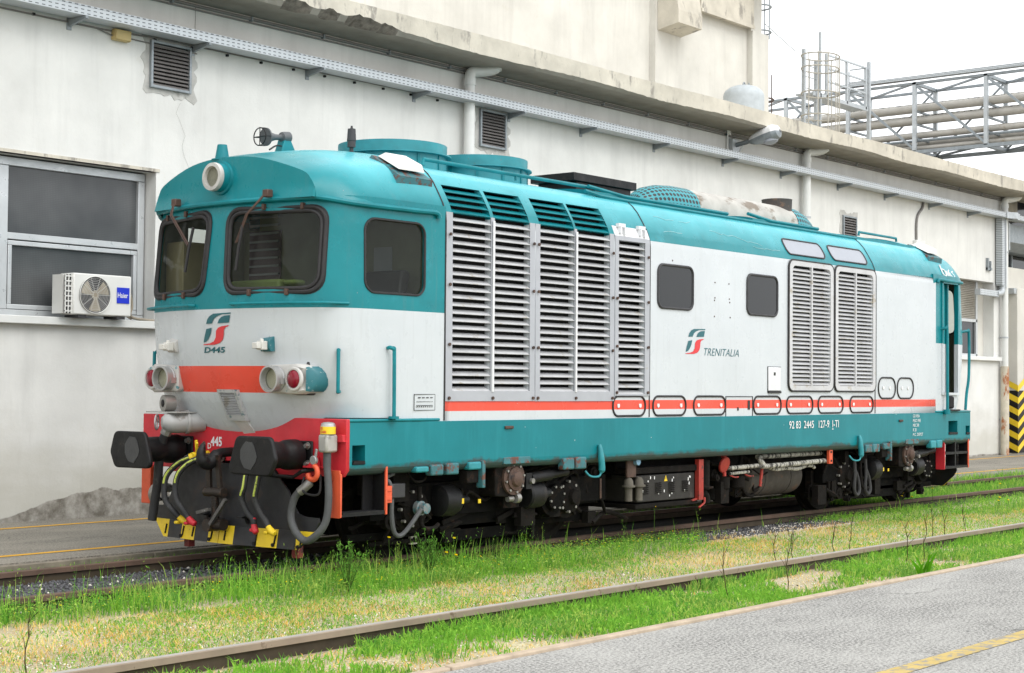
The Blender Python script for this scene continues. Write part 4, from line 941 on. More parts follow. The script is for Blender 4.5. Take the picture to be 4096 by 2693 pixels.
pC = frame_panel(4.03, 4.688, 1.565, 3.30, [OP[4]], M['grey']); slats(4.096, 4.597, 1.585, 3.255, 23, M['slat'], pC)
bolts([(4.06, z) for z in (1.6, 2.1, 2.62)]+[(4.65, z) for z in (1.6, 2.1, 2.6, 3.1)], pC)
frame_panel(4.03, 4.688, 3.301, 3.41, [], M['white'], name='hinged_flap')
b = MB()
for x in (4.16, 4.54):
    b.prism([(x-.05, 3.33), (x-.02, 3.33), (x-.02, 3.41), (x-.05, 3.41)], 'y', -1.43, -1.385).prism([(x+.03, 3.32), (x+.06, 3.32), (x+.06, 3.40), (x+.03, 3.40)], 'y', -1.43, -1.385)
    b.box(x-.06, x+.07, -1.41, -1.37, 3.40, 3.44)
b.build_each('hinge', M['white'], loco, per=3, smooth=0)
for a, c in LV: slats(a, c, 3.318, 3.588, 4, M['teal'], loco, 'roof_vent_slat', .05, .58)
b = MB()      # slim ribs between slat columns
for x in (1.98, 3.332): b.box(x-.014, x+.014, -1.432, -1.42, 1.60, 3.28)
b.build_each('rib', M['white'], loco, bevel=.003)
# grilles in rubber frames
def ypl(P, y): return [(x, y, z) for x, z in P]
for gx in (8.35, 9.56):
    w, h, cz = 1.17, 1.66, 2.46
    O = [(gx+a, cz+c) for a, c in rrect(w, h, .10, 5)]; I = [(gx+a, cz+c) for a, c in rrect(w-.17, h-.14, .07, 5)]
    g = MB(); g.ring(ypl(O, -1.412), ypl(O, -1.432)); g.ring(ypl(O, -1.432), ypl(I, -1.432)); g.ring(ypl(I, -1.432), ypl(I, -1.36)); g.box(gx-.016, gx+.016, -1.434, -1.40, cz-h/2+.05, cz+h/2-.05)
    go = g.build('grille_frame', M['slat'], loco, smooth=30)
    rb = MB(); rb.tube(ypl(O, -1.424)+[ypl(O, -1.424)[0]], .013, 6, caps=False); rb.build('grille_rubber', M['rubber'], go)
    n = 29; s = MB(); p = (h-.16)/n
    for i in range(n):
        z = cz-(h-.16)/2+i*p
        for xa, xb in ((gx-(w-.17)/2, gx-.014), (gx+.014, gx+(w-.17)/2)):
            s.add([(xa, -1.428, z), (xb, -1.428, z), (xb, -1.385, z+p*.66), (xa, -1.385, z+p*.66), (xa, -1.424, z-.006), (xb, -1.424, z-.006)], [(0, 1, 2, 3), (4, 5, 1, 0)])
    s.build('slat', M['slat'], go, smooth=0)
# windows on the side, upper frosted lights
for cx, w in ((5.21, .71), (7.13, .72)):
    P = [(cx+a, 2.80+c) for a, c in rrect(w, .485, .09, 6)]; f = MB(); f.tube(ypl(P, -1.416)+[ypl(P, -1.416)[0]], .016, 8, caps=False)
    fo = f.build('window_frame', M['charcoal'], loco); MB().add(ypl(P, -1.417), [tuple(range(len(P)))]).build('pane', M['darkglass'], fo, smooth=0)
for cx in (8.31, 9.50):
    P = [(cx+a, 3.465+c) for a, c in rrect(1.0, .20, .075, 5)]; Q = [(x, -py(z)-.004, z) for x, z in P]
    f = MB(); f.tube(Q+[Q[0]], .012, 6, caps=False); fo = f.build('skylight_rubber', M['charcoal'], loco)
    MB().add(Q, [tuple(range(len(Q)))]).build('skylight', M['frost'], fo, smooth=0)
# oval inspection covers with two finger pulls
def oval(x0, x1, z0, z1, pulls, pz):
    P = [((x0+x1)/2+a, (z0+z1)/2+c) for a, c in rrect(x1-x0, z1-z0, min(x1-x0, z1-z0)*.46, 7)]; Q = ypl(P, -1.414)
    f = MB(); f.tube(Q+[Q[0]], .012, 6, caps=False); fo = f.build('cover_rubber', M['rubber'], loco)
    q = MB()
    for x in pulls: q.cyl((x, -1.413, pz), (x, -1.422, pz), .022, n=8).box(x-.02, x+.02, -1.421, -1.413, pz+.004, pz+.022)
    q.build_each('finger_pull', M['signwhite'], fo, per=2, smooth=0)
for x0, x1 in ((4.008, 4.618), (4.77, 5.433), (5.599, 6.289), (6.933, 7.593), (7.734, 8.402), (8.547, 9.225), (9.422, 10.09)):
    oval(x0, x1, 1.345, 1.56, (x0+.10, x1-.10), 1.455)
oval(10.252, 10.767, 1.535, 1.822, (10.40, 10.60), 1.68); oval(10.831, 11.34, 1.535, 1.822, (10.98, 11.17), 1.68)
b = MB()
for t in (6.30, 6.912): b.box(t-.006, t+.006, -1.416, -1.40, 1.312, 1.56)
b.box(6.3, 6.912, -1.416, -1.40, 1.553, 1.562).box(6.3, 6.912, -1.416, -1.4, 1.312, 1.318).box(6.80, 6.85, -1.416, -1.4, 1.40, 1.51).box(6.56, 6.59, -1.416, -1.4, 1.39, 1.43)
b.build('hatch_outline', M['rubber'], loco, smooth=0)
MB().box(7.275, 7.575, -1.424, -1.40, 1.63, 1.923).build('small_door', M['white'], loco, bevel=.006)
MB().box(7.265, 7.585, -1.416, -1.41, 1.61, 1.93).box(7.40, 7.44, -1.427, -1.42, 1.82, 1.86).box(7.275, 7.58, -1.43, -1.41, 1.60, 1.625).build('small_door_edge', M['rubber'], loco, smooth=0)
b = MB(); q = random.Random(2)
for x, z in ((6.05, 2.9), (6.36, 2.9), (6.05, 2.72), (6.04, 2.69), (6.37, 2.72), (6.38, 2.68), (6.04, 2.50), (6.39, 2.50), (5.15, 3.1)): b.cyl((x, -1.409, z), (x, -1.414, z), .010, n=6)
b.build('plugged_hole', M['rustbrown'], loco, smooth=0)

# ---- writing and marks
F1 = [(612, 138), (619, 112), (632, 92), (652, 79), (735, 75), (733, 83), (692, 85), (668, 95), (652, 111), (643, 136)]
F2 = [(670, 136), (678, 113), (690, 99), (706, 92), (731, 90), (724, 133)]
F3 = [(594, 247), (600, 215), (612, 168), (640, 161), (634, 195), (620, 228), (607, 243)]
F4 = [(593, 262), (594, 257), (628, 252), (648, 241), (658, 218), (661, 180), (671, 162), (690, 153), (723, 148), (721, 154), (707, 160), (699, 175), (697, 208), (691, 232), (676, 251), (650, 261)]
def logo(parent, place):
    for P, m, nm in ((F1, 'logoteal', 'emblem_stroke'), (F2, 'logoteal', 'emblem_stroke'), (F3, 'logoteal', 'emblem_stroke'), (F4, 'logored', 'emblem_curve')):
        q = MB(); q.add([place((u-593)/142, (262-v)/187) for u, v in P], [tuple(range(len(P)))]); q.build(nm, M[m], parent, smooth=0)
logo(loco, lambda u, v: (nose_x(.155-.40*u, 2.015+.295*v)-.006, .155-.40*u, 2.015+.295*v))
logo(loco, lambda u, v: (5.425+.42*u, -1.4135, 2.047+.298*v))
text_mesh('nose_number', 'D445', .072, M['logoteal'], loco, lambda u, v: (nose_x(.165-u, 1.945+v)-.005, .165-u, 1.945+v), bold=.002, shear=.22, xs=1.85)
text_mesh('side_lettering', 'TRENITALIA', .128, M['logoteal'], loco, lambda u, v: (5.79+u, -1.4135, 2.036+v), shear=.28, xs=1.155, bold=-.001)
for x_, s_ in ((7.775, '92'), (7.945, '83'), (8.15, '2445'), (8.515, '127-9')): text_mesh('running_number', s_, .135, M['signwhite'], loco, lambda u, v, x_=x_: (x_+u, -1.4285, 1.156+v), xs=1.0, bold=.0005)
text_mesh('running_number', 'I-TI', .135, M['signwhite'], loco, lambda u, v: (8.90+u, -1.4285, 1.156+v), xs=1.0, bold=.0005)
MB().box(8.90, 8.94, -1.4285, -1.428, 1.128, 1.138).build('underline', M['signwhite'], loco, smooth=0)
for i, s in enumerate(('GD REA', 'PESO FRE', 'MEC 80', 'R 20', 'M.C. DEPOT')): text_mesh('data_lettering', s, .062, M['signwhite'], loco, lambda u, v, i=i: (11.30+u, -1.4285, 1.262-.066*i+v), xs=1.0)
text_mesh('beam_number', '445', .118, M['signwhite'], loco, lambda u, v: (-.0245, .395-u, 1.068+v), bold=.004, xs=.92)
text_mesh('beam_letter', 'D', .075, M['signwhite'], loco, lambda u, v: (-.0245, .445-u, 1.038+v), bold=.002)
b = MB()
for x0, x1, z0, z1 in ((.875, 1.160, 1.573, 1.577), (.875, 1.160, 1.425, 1.429), (.873, .877, 1.425, 1.577), (1.158, 1.162, 1.425, 1.577)): b.box(x0, x1, -1.4085, -1.403, z0, z1)
for i in range(4): b.box(.93+i*.055, .962+i*.055, -1.409, -1.403, 1.540, 1.548)
for i in range(13): b.box(.91+i*.0175, .916+i*.0175, -1.409, -1.403, 1.503, 1.509)
for i in range(8): b.add([(.905+i*.029, -1.4085, 1.455), (.925+i*.029, -1.4085, 1.455), (.915+i*.029, -1.4085, 1.468)], [(0, 1, 2)])
b.box(.905, 1.13, -1.409, -1.403, 1.470, 1.474); b.build('brake_diagram', M['blackprint'], loco, smooth=0)
# graffiti scrawl on the far end of the roof side
b = MB()
for pts in ([(12.45, 3.52), (12.42, 3.38), (12.52, 3.36), (12.54, 3.44), (12.45, 3.46)], [(12.60, 3.44), (12.60, 3.35)], [(12.75, 3.46), (12.67, 3.42), (12.67, 3.36), (12.77, 3.35), (12.68, 3.405), (12.74, 3.41)], [(12.92, 3.45), (12.84, 3.43), (12.9, 3.38), (12.83, 3.35)]):
    b.tube(smoothpath([(x, -interp([(12.1, 1.425), (12.6, 1.405), (13.0, 1.36), (13.2, 1.28)], x)-.012+.55*max(0, z-3.30), z) for x, z in pts], 4), .011, 5)
b.build('graffiti', M['signwhite'], loco)
# bleached scratches on the teal roof side
q = random.Random(12); b = MB()
for x0, z0, n in ((5.0, 3.60, 5), (5.5, 3.58, 4), (6.1, 3.52, 14), (5.05, 3.42, 4), (7.0, 3.40, 9)):
    P = [(x0, z0)]
    for i in range(n): P.append((P[-1][0]+q.uniform(.05, .12), P[-1][1]+q.uniform(-.025, .018)))
    b.tube([(x, -py(z)-.001, z) for x, z in P], .0035, 4)
b.build('paint_scratch', pm('scratch_pale', (.30, .50, .52), .6), loco)

# ---- main frame
fr = MB(); fx = [0, .06, .222, 12.515, 12.835, 13.13, 13.27, L]; fz = [.945, .985, .994, 1.12, 1.199, 1.323]
FH = [(.06, .222, .945, 1.12), (12.515, 12.835, .994, 1.199), (13.13, 13.27, .985, 1.12)]
for i in range(len(fx)-1):
    for j in range(len(fz)-1):
        cx, cz = (fx[i]+fx[i+1])/2, (fz[j]+fz[j+1])/2
        if any(h[0] < cx < h[1] and h[2] < cz < h[3] for h in FH): continue
        fr.add([(fx[i], -1.42, fz[j]), (fx[i+1], -1.42, fz[j]), (fx[i+1], -1.42, fz[j+1]), (fx[i], -1.42, fz[j+1])], [(0, 1, 2, 3)])
low = [(-1.42, .945), (-1.416, .91), (-1.40, .885), (-1.375, .862), (-1.33, .848), (-1.0, .845), (1.33, .848), (1.40, .885), (1.42, .945), (1.42, 1.323), (-1.42, 1.323)]
for k in range(len(low)-1):
    (ya, za), (yb, zb) = low[k], low[k+1]; fr.add([(0, ya, za), (L, ya, za), (L, yb, zb), (0, yb, zb)], [(0, 1, 2, 3)])
fr.add([(L, y, z) for y, z in low], [tuple(range(len(low)))])
for x0, x1, z0, z1 in FH:
    fr.add([(x0, -1.42, z0), (x1, -1.42, z0), (x1, -1.42, z1), (x0, -1.42, z1), (x0, -1.26, z0), (x1, -1.26, z0), (x1, -1.26, z1), (x0, -1.26, z1)], [(0, 1, 5, 4), (1, 2, 6, 5), (2, 3, 7, 6), (3, 0, 4, 7), (4, 5, 6, 7)])
frame = fr.build('main_frame', M['frameteal'], loco, smooth=30)
b = MB()
for x0, x1, z in ((.065, .218, .95), (12.52, 12.83, .999), (13.135, 13.265, .99)):
    b.box(x0, x1, -1.43, -1.30, z, z+.012)
    for k in range(4): b.box(x0+.005, x1-.005, -1.432+k*.03, -1.422+k*.03, z+.012, z+.03)
b.build('foothold_tread', M['black'], frame, smooth=0)
for sx in (0, 1):
    def FX(x): return x if sx == 0 else L-x
    sgn = 1 if sx == 0 else -1
    b = MB(); P = [(0, -1.43), (.95, -1.43), (1.05, -1.42), (1.23, -1.418), (1.23, 1.418), (0, 1.43)]
    b.prism([(FX(x), y) for x, y in P], 'z', 1.324, 1.352); b.build('frame_ledge', M['frameteal'], frame, bevel=.012)
    b = MB(); q = [(-1.43, 1.353), (1.43, 1.353), (1.43, .93), (1.38, .84), (1.0, .84), (.98, .80), (.6, .80), (.45, .93), (-.45, .93), (-.6, .80), (-.98, .80), (-1.0, .84), (-1.38, .84), (-1.43, .90)]; q = q if sx == 0 else [(y*.985, z) for y, z in q]
    b.prism(q, 'x', min(FX(-.022), FX(.02)), max(FX(-.022), FX(.02))); bo = b.build('buffer_beam', M['red'], loco, bevel=.006)
    # buffers
    for sy in (-1, 1):
        HD = roundpoly([(sy*.645, 1.20), (sy*1.10, 1.20), (sy*1.165, 1.0), (sy*1.09, .852), (sy*.53, .858)], .075, 6)
        h = MB(); h.prism(HD, 'x', min(FX(-.62), FX(-.572)), max(FX(-.62), FX(-.572))); ho = h.build('buffer', M['black'], loco, bevel=.016, seg=3)
        w = MB(); K = [(sy*.82+.105*math.cos(a*.4)*(1+.08*math.sin(a*1.7)), 1.03+.125*math.sin(a*.4)*(1+.06*math.cos(a*2.3))) for a in range(16)]
        w.prism(K, 'x', min(FX(-.624), FX(-.6)), max(FX(-.624), FX(-.6))); w.build('wear_patch', pm('worn_steel_dark', (.055, .057, .06), .4, .3, bmp=.3), ho, smooth=0)
        w = MB(); w.lathe((FX(-.575), sy*.835, 1.025), (sgn, 0, 0), [(0, .112), (.05, .118), (.27, .122), (.28, .117), (.34, .12), (.37, .134), (.43, .138), (.50, .138), (.515, .125)], 28); w.build('buffer_sleeve', M['black'], ho, smooth=30)
        w = MB(); w.box(min(FX(-.045), FX(-.023)), max(FX(-.045), FX(-.023)), sy*.83-.185, sy*.83+.185, .895, 1.15); w.build('mounting_plate', M['black'], ho, bevel=.012)
        w = MB()
        for dy in (-.135, .135):
            for z in (.945, 1.105): w.cyl((FX(-.045), sy*.83+dy, z), (FX(-.085), sy*.83+dy, z), .022, n=6).cyl((FX(-.045), sy*.83+dy, z), (FX(-.055), sy*.83+dy, z), .033, n=12)
        w.build_each('nut', M['steel'], ho, per=2, smooth=0)
    # snow plough
    def pxx(y): return -.20+.09*abs(y)
    out = [(0, .92), (.50, .92), (.62, .88), (.80, .70), (.87, .57), (.92, .50), (1.0, .475), (1.16, .47), (1.17, .43), (1.12, .345), (.94, .19), (0, .19)]
    b = MB()
    for s in (-1, 1):
        for k in range(len(out)-1):
            pass
        P = [(FX(pxx(y)), s*y, z) for y, z in out]; Q = [(FX(pxx(y)+.02), s*y, z) for y, z in out]; n = len(P)
        b.add(P+Q, [tuple(range(n)), tuple(range(n, 2*n))]+[(i, (i+1) % n, n+(i+1) % n, n+i) for i in range(n)])
    po = b.build('snow_plough', M['plow'], loco, smooth=0)
    # bent lower blade in black and yellow blocks
    yb = [(-1.12, -.91, 1), (-.91, -.70, 0), (-.70, -.45, 1), (-.45, -.16, 0), (-.16, .030, 1), (.040, .20, 1), (.20, .42, 0), (.42, .64, 1), (.64, .86, 0), (.86, 1.12, 1)]
    for col in (0, 1):
        b = MB()
        for y0, y1, c in yb:
            if c != col: continue
            def bp(y, z): return (FX(pxx(y)-.006-.16*(.345-z)), y, z)
            def zl(y): return .178 if abs(y) < .93 else .178+(abs(y)-.93)*.9
            P = [bp(y0, zl(y0)), bp((y0+y1)/2, zl((y0+y1)/2)), bp(y1, zl(y1)), bp(y1, .345), bp((y0+y1)/2, .345), bp(y0, .345)]
            if abs(y0) > .9 or abs(y1) > .93:
                m = .93*(1 if y0 > 0 else -1); P = [bp(y0, zl(y0)), bp(m, .178), bp(y1, zl(y1)), bp(y1, .345), bp(m, .345), bp(y0, .345)]
            Q = [(p[0]+sgn*.012, p[1], p[2]) for p in P]
            b.add(P+Q, [tuple(range(6)), tuple(range(6, 12))]+[(i, (i+1) % 6, 6+(i+1) % 6, 6+i) for i in range(6)])
        b.build_each('plough_blade_stripe', M['yellow'] if col else M['plow'], po, smooth=0)
    b = MB()
    for y in (-.98, -.67, -.44, -.05, .145, .45, .61, .9): b.bar((FX(pxx(y)-.032), y, .21), (FX(pxx(y)-.022), y-.012, .30), .012, .012)
    for y in (-.96, -.66, -.43, .17, .63): b.cyl((FX(pxx(y)-.03), y, .205), (FX(pxx(y)-.045), y, .205), .018, n=8)
    b.build_each('slot_bolt', M['black'], po, smooth=0)
    b = MB()
    for y in (-.32, .22): b.bar((FX(-.17), y, .43), (FX(-.30), y-.02, .44), .07, .012).bar((FX(-.17), y, .38), (FX(-.2), y, .45), .03, .03)
    b.build_each('hose_bracket', M['black'], po, per=2, smooth=0)
    # coupling hook and screw link
    H = smoothpath([(FX(-.02), 0, 1.02), (FX(-.16), 0, 1.02), (FX(-.26), 0, 1.01), (FX(-.33), 0, .95), (FX(-.40), 0, .92), (FX(-.46), 0, .96), (FX(-.47), 0, 1.04), (FX(-.44), 0, 1.10)], 4)
    MB().tube(H, .05, 10, radii=[.045]*9+[.062]*6+[.06]*6+[.05-.004*i for i in range(len(H)-21)]).build('coupling_hook', M['black'], loco)
    b = MB()
    for dy in (-.075, .075): b.bar((FX(-.33), dy*.8, 1.0), (FX(-.30), dy, .68), .03, .05)
    b.cyl((FX(-.30), -.13, .655), (FX(-.30), .13, .655), .045, n=12); b.cyl((FX(-.30), 0, .66), (FX(-.28), 0, .37), .032, n=12)
    for i in range(16): b.cyl((FX(-.30+.001*i), 0, .62-i*.015), (FX(-.30+.001*i), 0, .612-i*.015), .038, n=12)
    b.cyl((FX(-.29), -.12, .36), (FX(-.29), .12, .36), .055, n=12).cyl((FX(-.36), .05, .35), (FX(-.22), .05, .35), .06, n=14)
    b.build('screw_link', pm('greasy_link', (.03, .023, .019), .45, .3, c2=(.075, .045, .03), amt=.55, s2=20), loco, smooth=35)
    b = MB(); b.bar((FX(-.36), -.01, .36), (FX(-.34), -.20, .60), .035, .03).bar((FX(-.36), .0, .50), (FX(-.36), .17, .46), .04, .03); b.build('tommy_bar', pm('dull_steel', (.12, .115, .11), .5, .5, c2=(.3, .3, .29), amt=.6, s2=20), loco, smooth=0)
    # brake hoses
    def hose(pts, r, head, name='brake_hose', stripe=True, mat='hose'):
        P = smoothpath([(FX(x), y, z) for x, y, z in pts], 5); ho = MB().tube(P, r, 10).build(name, M[mat], loco)
        if stripe:
            k = len(P)//2; S = [p+Vector((-sgn*(r*.82), -.012, .004)) for p in P[2:k]]; MB().tube(S, r*.36, 6).build('stripe', M['hoseyel'], ho)
        if head:
            e = P[-1]; d = (P[-1]-P[-2]).normalized()
            MB().tube([e-d*.06, e, e+d*.05+Vector((0, -.01, 0)), e+d*.09+Vector((0, -.035, .01))], .03, 10, radii=[.022, .026, .034, .027]).box(e.x-.03, e.x+.03, e.y-.012, e.y+.034, e.z-.07, e.z-.04).build('coupling_head', M[head], ho, bevel=.01)
            s0 = P[0]; MB().cyl(P[0], P[2], r*1.35, n=12).build('ferrule', M[head], ho)
    hose([(-.16, .46, .97), (-.25, .571, .909), (-.33, .65, .80), (-.36, .66, .68), (-.36, .64, .55), (-.34, .56, .46), (-.30, .52, .40)], .029, 'yellow')
    hose([(-.16, .36, .955), (-.25, .42, .915), (-.33, .48, .82), (-.35, .51, .69), (-.35, .49, .56), (-.32, .42, .46), (-.30, .38, .40)], .029, 'red')
    hose([(-.12, -.28, .95), (-.24, -.36, .84), (-.30, -.40, .72), (-.30, -.37, .62), (-.28, -.42, .50), (-.27, -.50, .43), (-.27, -.51, .39)], .029, 'red')
    hose([(-.12, -.48, .96), (-.24, -.54, .85), (-.30, -.57, .73), (-.30, -.55, .62), (-.28, -.60, .50), (-.27, -.66, .43), (-.27, -.70, .38)], .029, 'yellow')
    b = MB()
    for y in (.455, .35): pass
    b.cyl((FX(-.02), .43, .99), (FX(-.20), .45, .975), .03, n=12).bar((FX(-.16), .43, .98), (FX(-.19), .41, 1.12), .022, .03).bar((FX(-.16), .43, .99), (FX(-.22), .36, 1.10), .02, .025); b.build('hose_cock', M['yellow'], loco, bevel=.004)
    b = MB(); b.cyl((FX(-.02), .30, .975), (FX(-.20), .35, .965), .03, n=12).bar((FX(-.16), .32, .98), (FX(-.19), .30, 1.11), .022, .03).bar((FX(-.16), .32, .99), (FX(-.22), .25, 1.09), .02, .025).cyl((FX(-.03), .23, .97), (FX(-.045), .23, .97), .06, n=12); b.build('hose_cock', M['rustbrown'], loco, bevel=.004)
    # thick cable loop on the near corner, heating pipe hose on the far side
    if sx == 0:
        b = MB(); b.lathe((-.13, -1.30, .935), (0, 0, 1), [(0, .036), (.13, .036), (.135, .045)], 14); so = b.build('jumper_plug', M['hosegrey'], loco, smooth=30)
        MB().box(-.20, -.06, -1.365, -1.25, 1.06, 1.22).build('plug_body', pm('worn_grey_casting', (.42, .41, .38), .5, .3, var=.15, c2=(.2, .19, .17), amt=.58), so, bevel=.02)
        MB().lathe((-.13, -1.307, 1.22), (0, 0, 1), [(0, .066), (.075, .066), (.095, .06), (.105, .04), (.108, .01)], 18).build('plug_cap', M['alu'], so)
        MB().lathe((-.13, -1.307, 1.222), (0, 0, 1), [(0, .068), (.066, .068)], 18).build('yellow_band', M['yellow'], so, smooth=40)
        for i, s in enumerate(('ID', 'CARE')): text_mesh('band_lettering', s, .03, M['logored'], so, lambda u, v, i=i: (-.1985+.002*u, -1.285-u*.9, 1.262-.030*i+v), bold=.001)
        MB().box(-.06, -.02, -1.42, -1.34, 1.15, 1.215).box(-.05, -.02, -1.425, -1.31, 1.15, 1.16).build('plug_arm', M['red'], so, bevel=.004)
        MB().cyl((-.22, -1.21, .99), (-.19, -1.21, .99), .04, n=14).bar((-.2, -1.24, 1.09), (-.2, -1.21, .95), .015, .025).build('latch', M['alu'], so, bevel=.004)
        MB().tube(smoothpath([(-.20, -1.21, .945), (-.20, -1.245, .915), (-.20, -1.25, .86), (-.20, -1.21, .82), (-.20, -1.15, .83), (-.20, -1.135, .87)], 5), .024, 10).build('lifting_hook', M['orange'], so)
        P = smoothpath([(-.13, -1.30, .94), (-.13, -1.325, .70), (-.15, -1.32, .47), (-.19, -1.25, .34), (-.20, -1.12, .275), (-.20, -.99, .34), (-.19, -.91, .48), (-.17, -.93, .64), (-.14, -1.0, .72), (-.08, -1.05, .79)], 6)
        MB().tube(P, .034, 12).build('jumper_cable', M['hosegrey'], loco)
        b = MB(); b.tube(P[-9:-1], .042, 12); b.build('clamp_sleeve', M['steel'], loco)
        MB().tube(smoothpath([(-.12, -1.0, .83), (-.16, -1.02, .72), (-.16, -1.12, .68), (-.14, -1.22, .70), (-.12, -1.21, .86)], 5), .011, 6).build('retaining_rope', M['rubber'], loco)
        MB().tube([(-.14, -.55, .83), (-.14, -.88, .825), (-.13, -.98, .88), (-.05, -1.05, .90)], .018, 8).build('grab_iron', M['black'], loco)
        MB().prism([(-1.02, .93), (-1.12, .93), (-1.1, 1.02)], 'x', -.10, -.04).box(-.12, -.02, -1.2, -.98, .915, .93).build('bracket_gusset', M['red'], loco, smooth=0)
        # far-side heating valve with handwheel and hose
        b = MB(); b.lathe((-.27, .66, 1.285), (.90, -.44, .02), [(-.11, .02), (-.105, .05), (-.07, .085), (-.02, .10), (.04, .105), (.12, .10), (.125, .112), (.15, .112), (.155, .10), (.30, .095)], 22)
        vo = b.build('heating_valve', pm('valve_grey', (.40, .40, .39), .5, .2, var=.1, c2=(.22, .2, .18), amt=.6), loco, smooth=30)
        c = Vector((-.35, .80, 1.285)); b = MB(); ax1 = Vector((.45, .3, 0)).normalized()
        b.tube([c+ax1*.058*math.cos(a*math.pi/10)+Vector((0, 0, .07))*math.sin(a*math.pi/10) for a in range(21)], .009, 6, caps=False)
        for a in (0, 2.09, 4.19): b.tube([c, c+ax1*.058*math.cos(a)+Vector((0, 0, .07))*math.sin(a)], .007, 5)
        b.build('handwheel', M['alu'], vo)
        MB().box(-.34, -.06, .52, .98, 1.375, 1.387).build('shelf', pm('shelf_grey', (.38, .38, .36), .5), vo, smooth=0)
        P = smoothpath([(-.30, .70, 1.22), (-.31, .72, 1.17), (-.31, .76, 1.10), (-.30, .82, .92), (-.28, .86, .72), (-.27, .92, .50), (-.27, .95, .34)], 5)
        ho = MB().tube(P, .044, 14).build('heating_hose', M['hose'], vo); MB().tube(P[:6], .052, 8).build('ferrule', M['steel'], ho)
        b = MB(); b.lathe((-.20, .74, 1.465), (-.8, .2, 0), [(0, .075), (.06, .08), (.11, .08), (.112, .066)], 20); ml = b.build('marker_lamp', M['steel'], loco, smooth=30)
        MB().lathe((-.285, .762, 1.465), (-.8, .2, 0), [(0, .066), (.004, .064), (.03, .03), (.033, .001)], 18).build('lens', M['black'], ml)
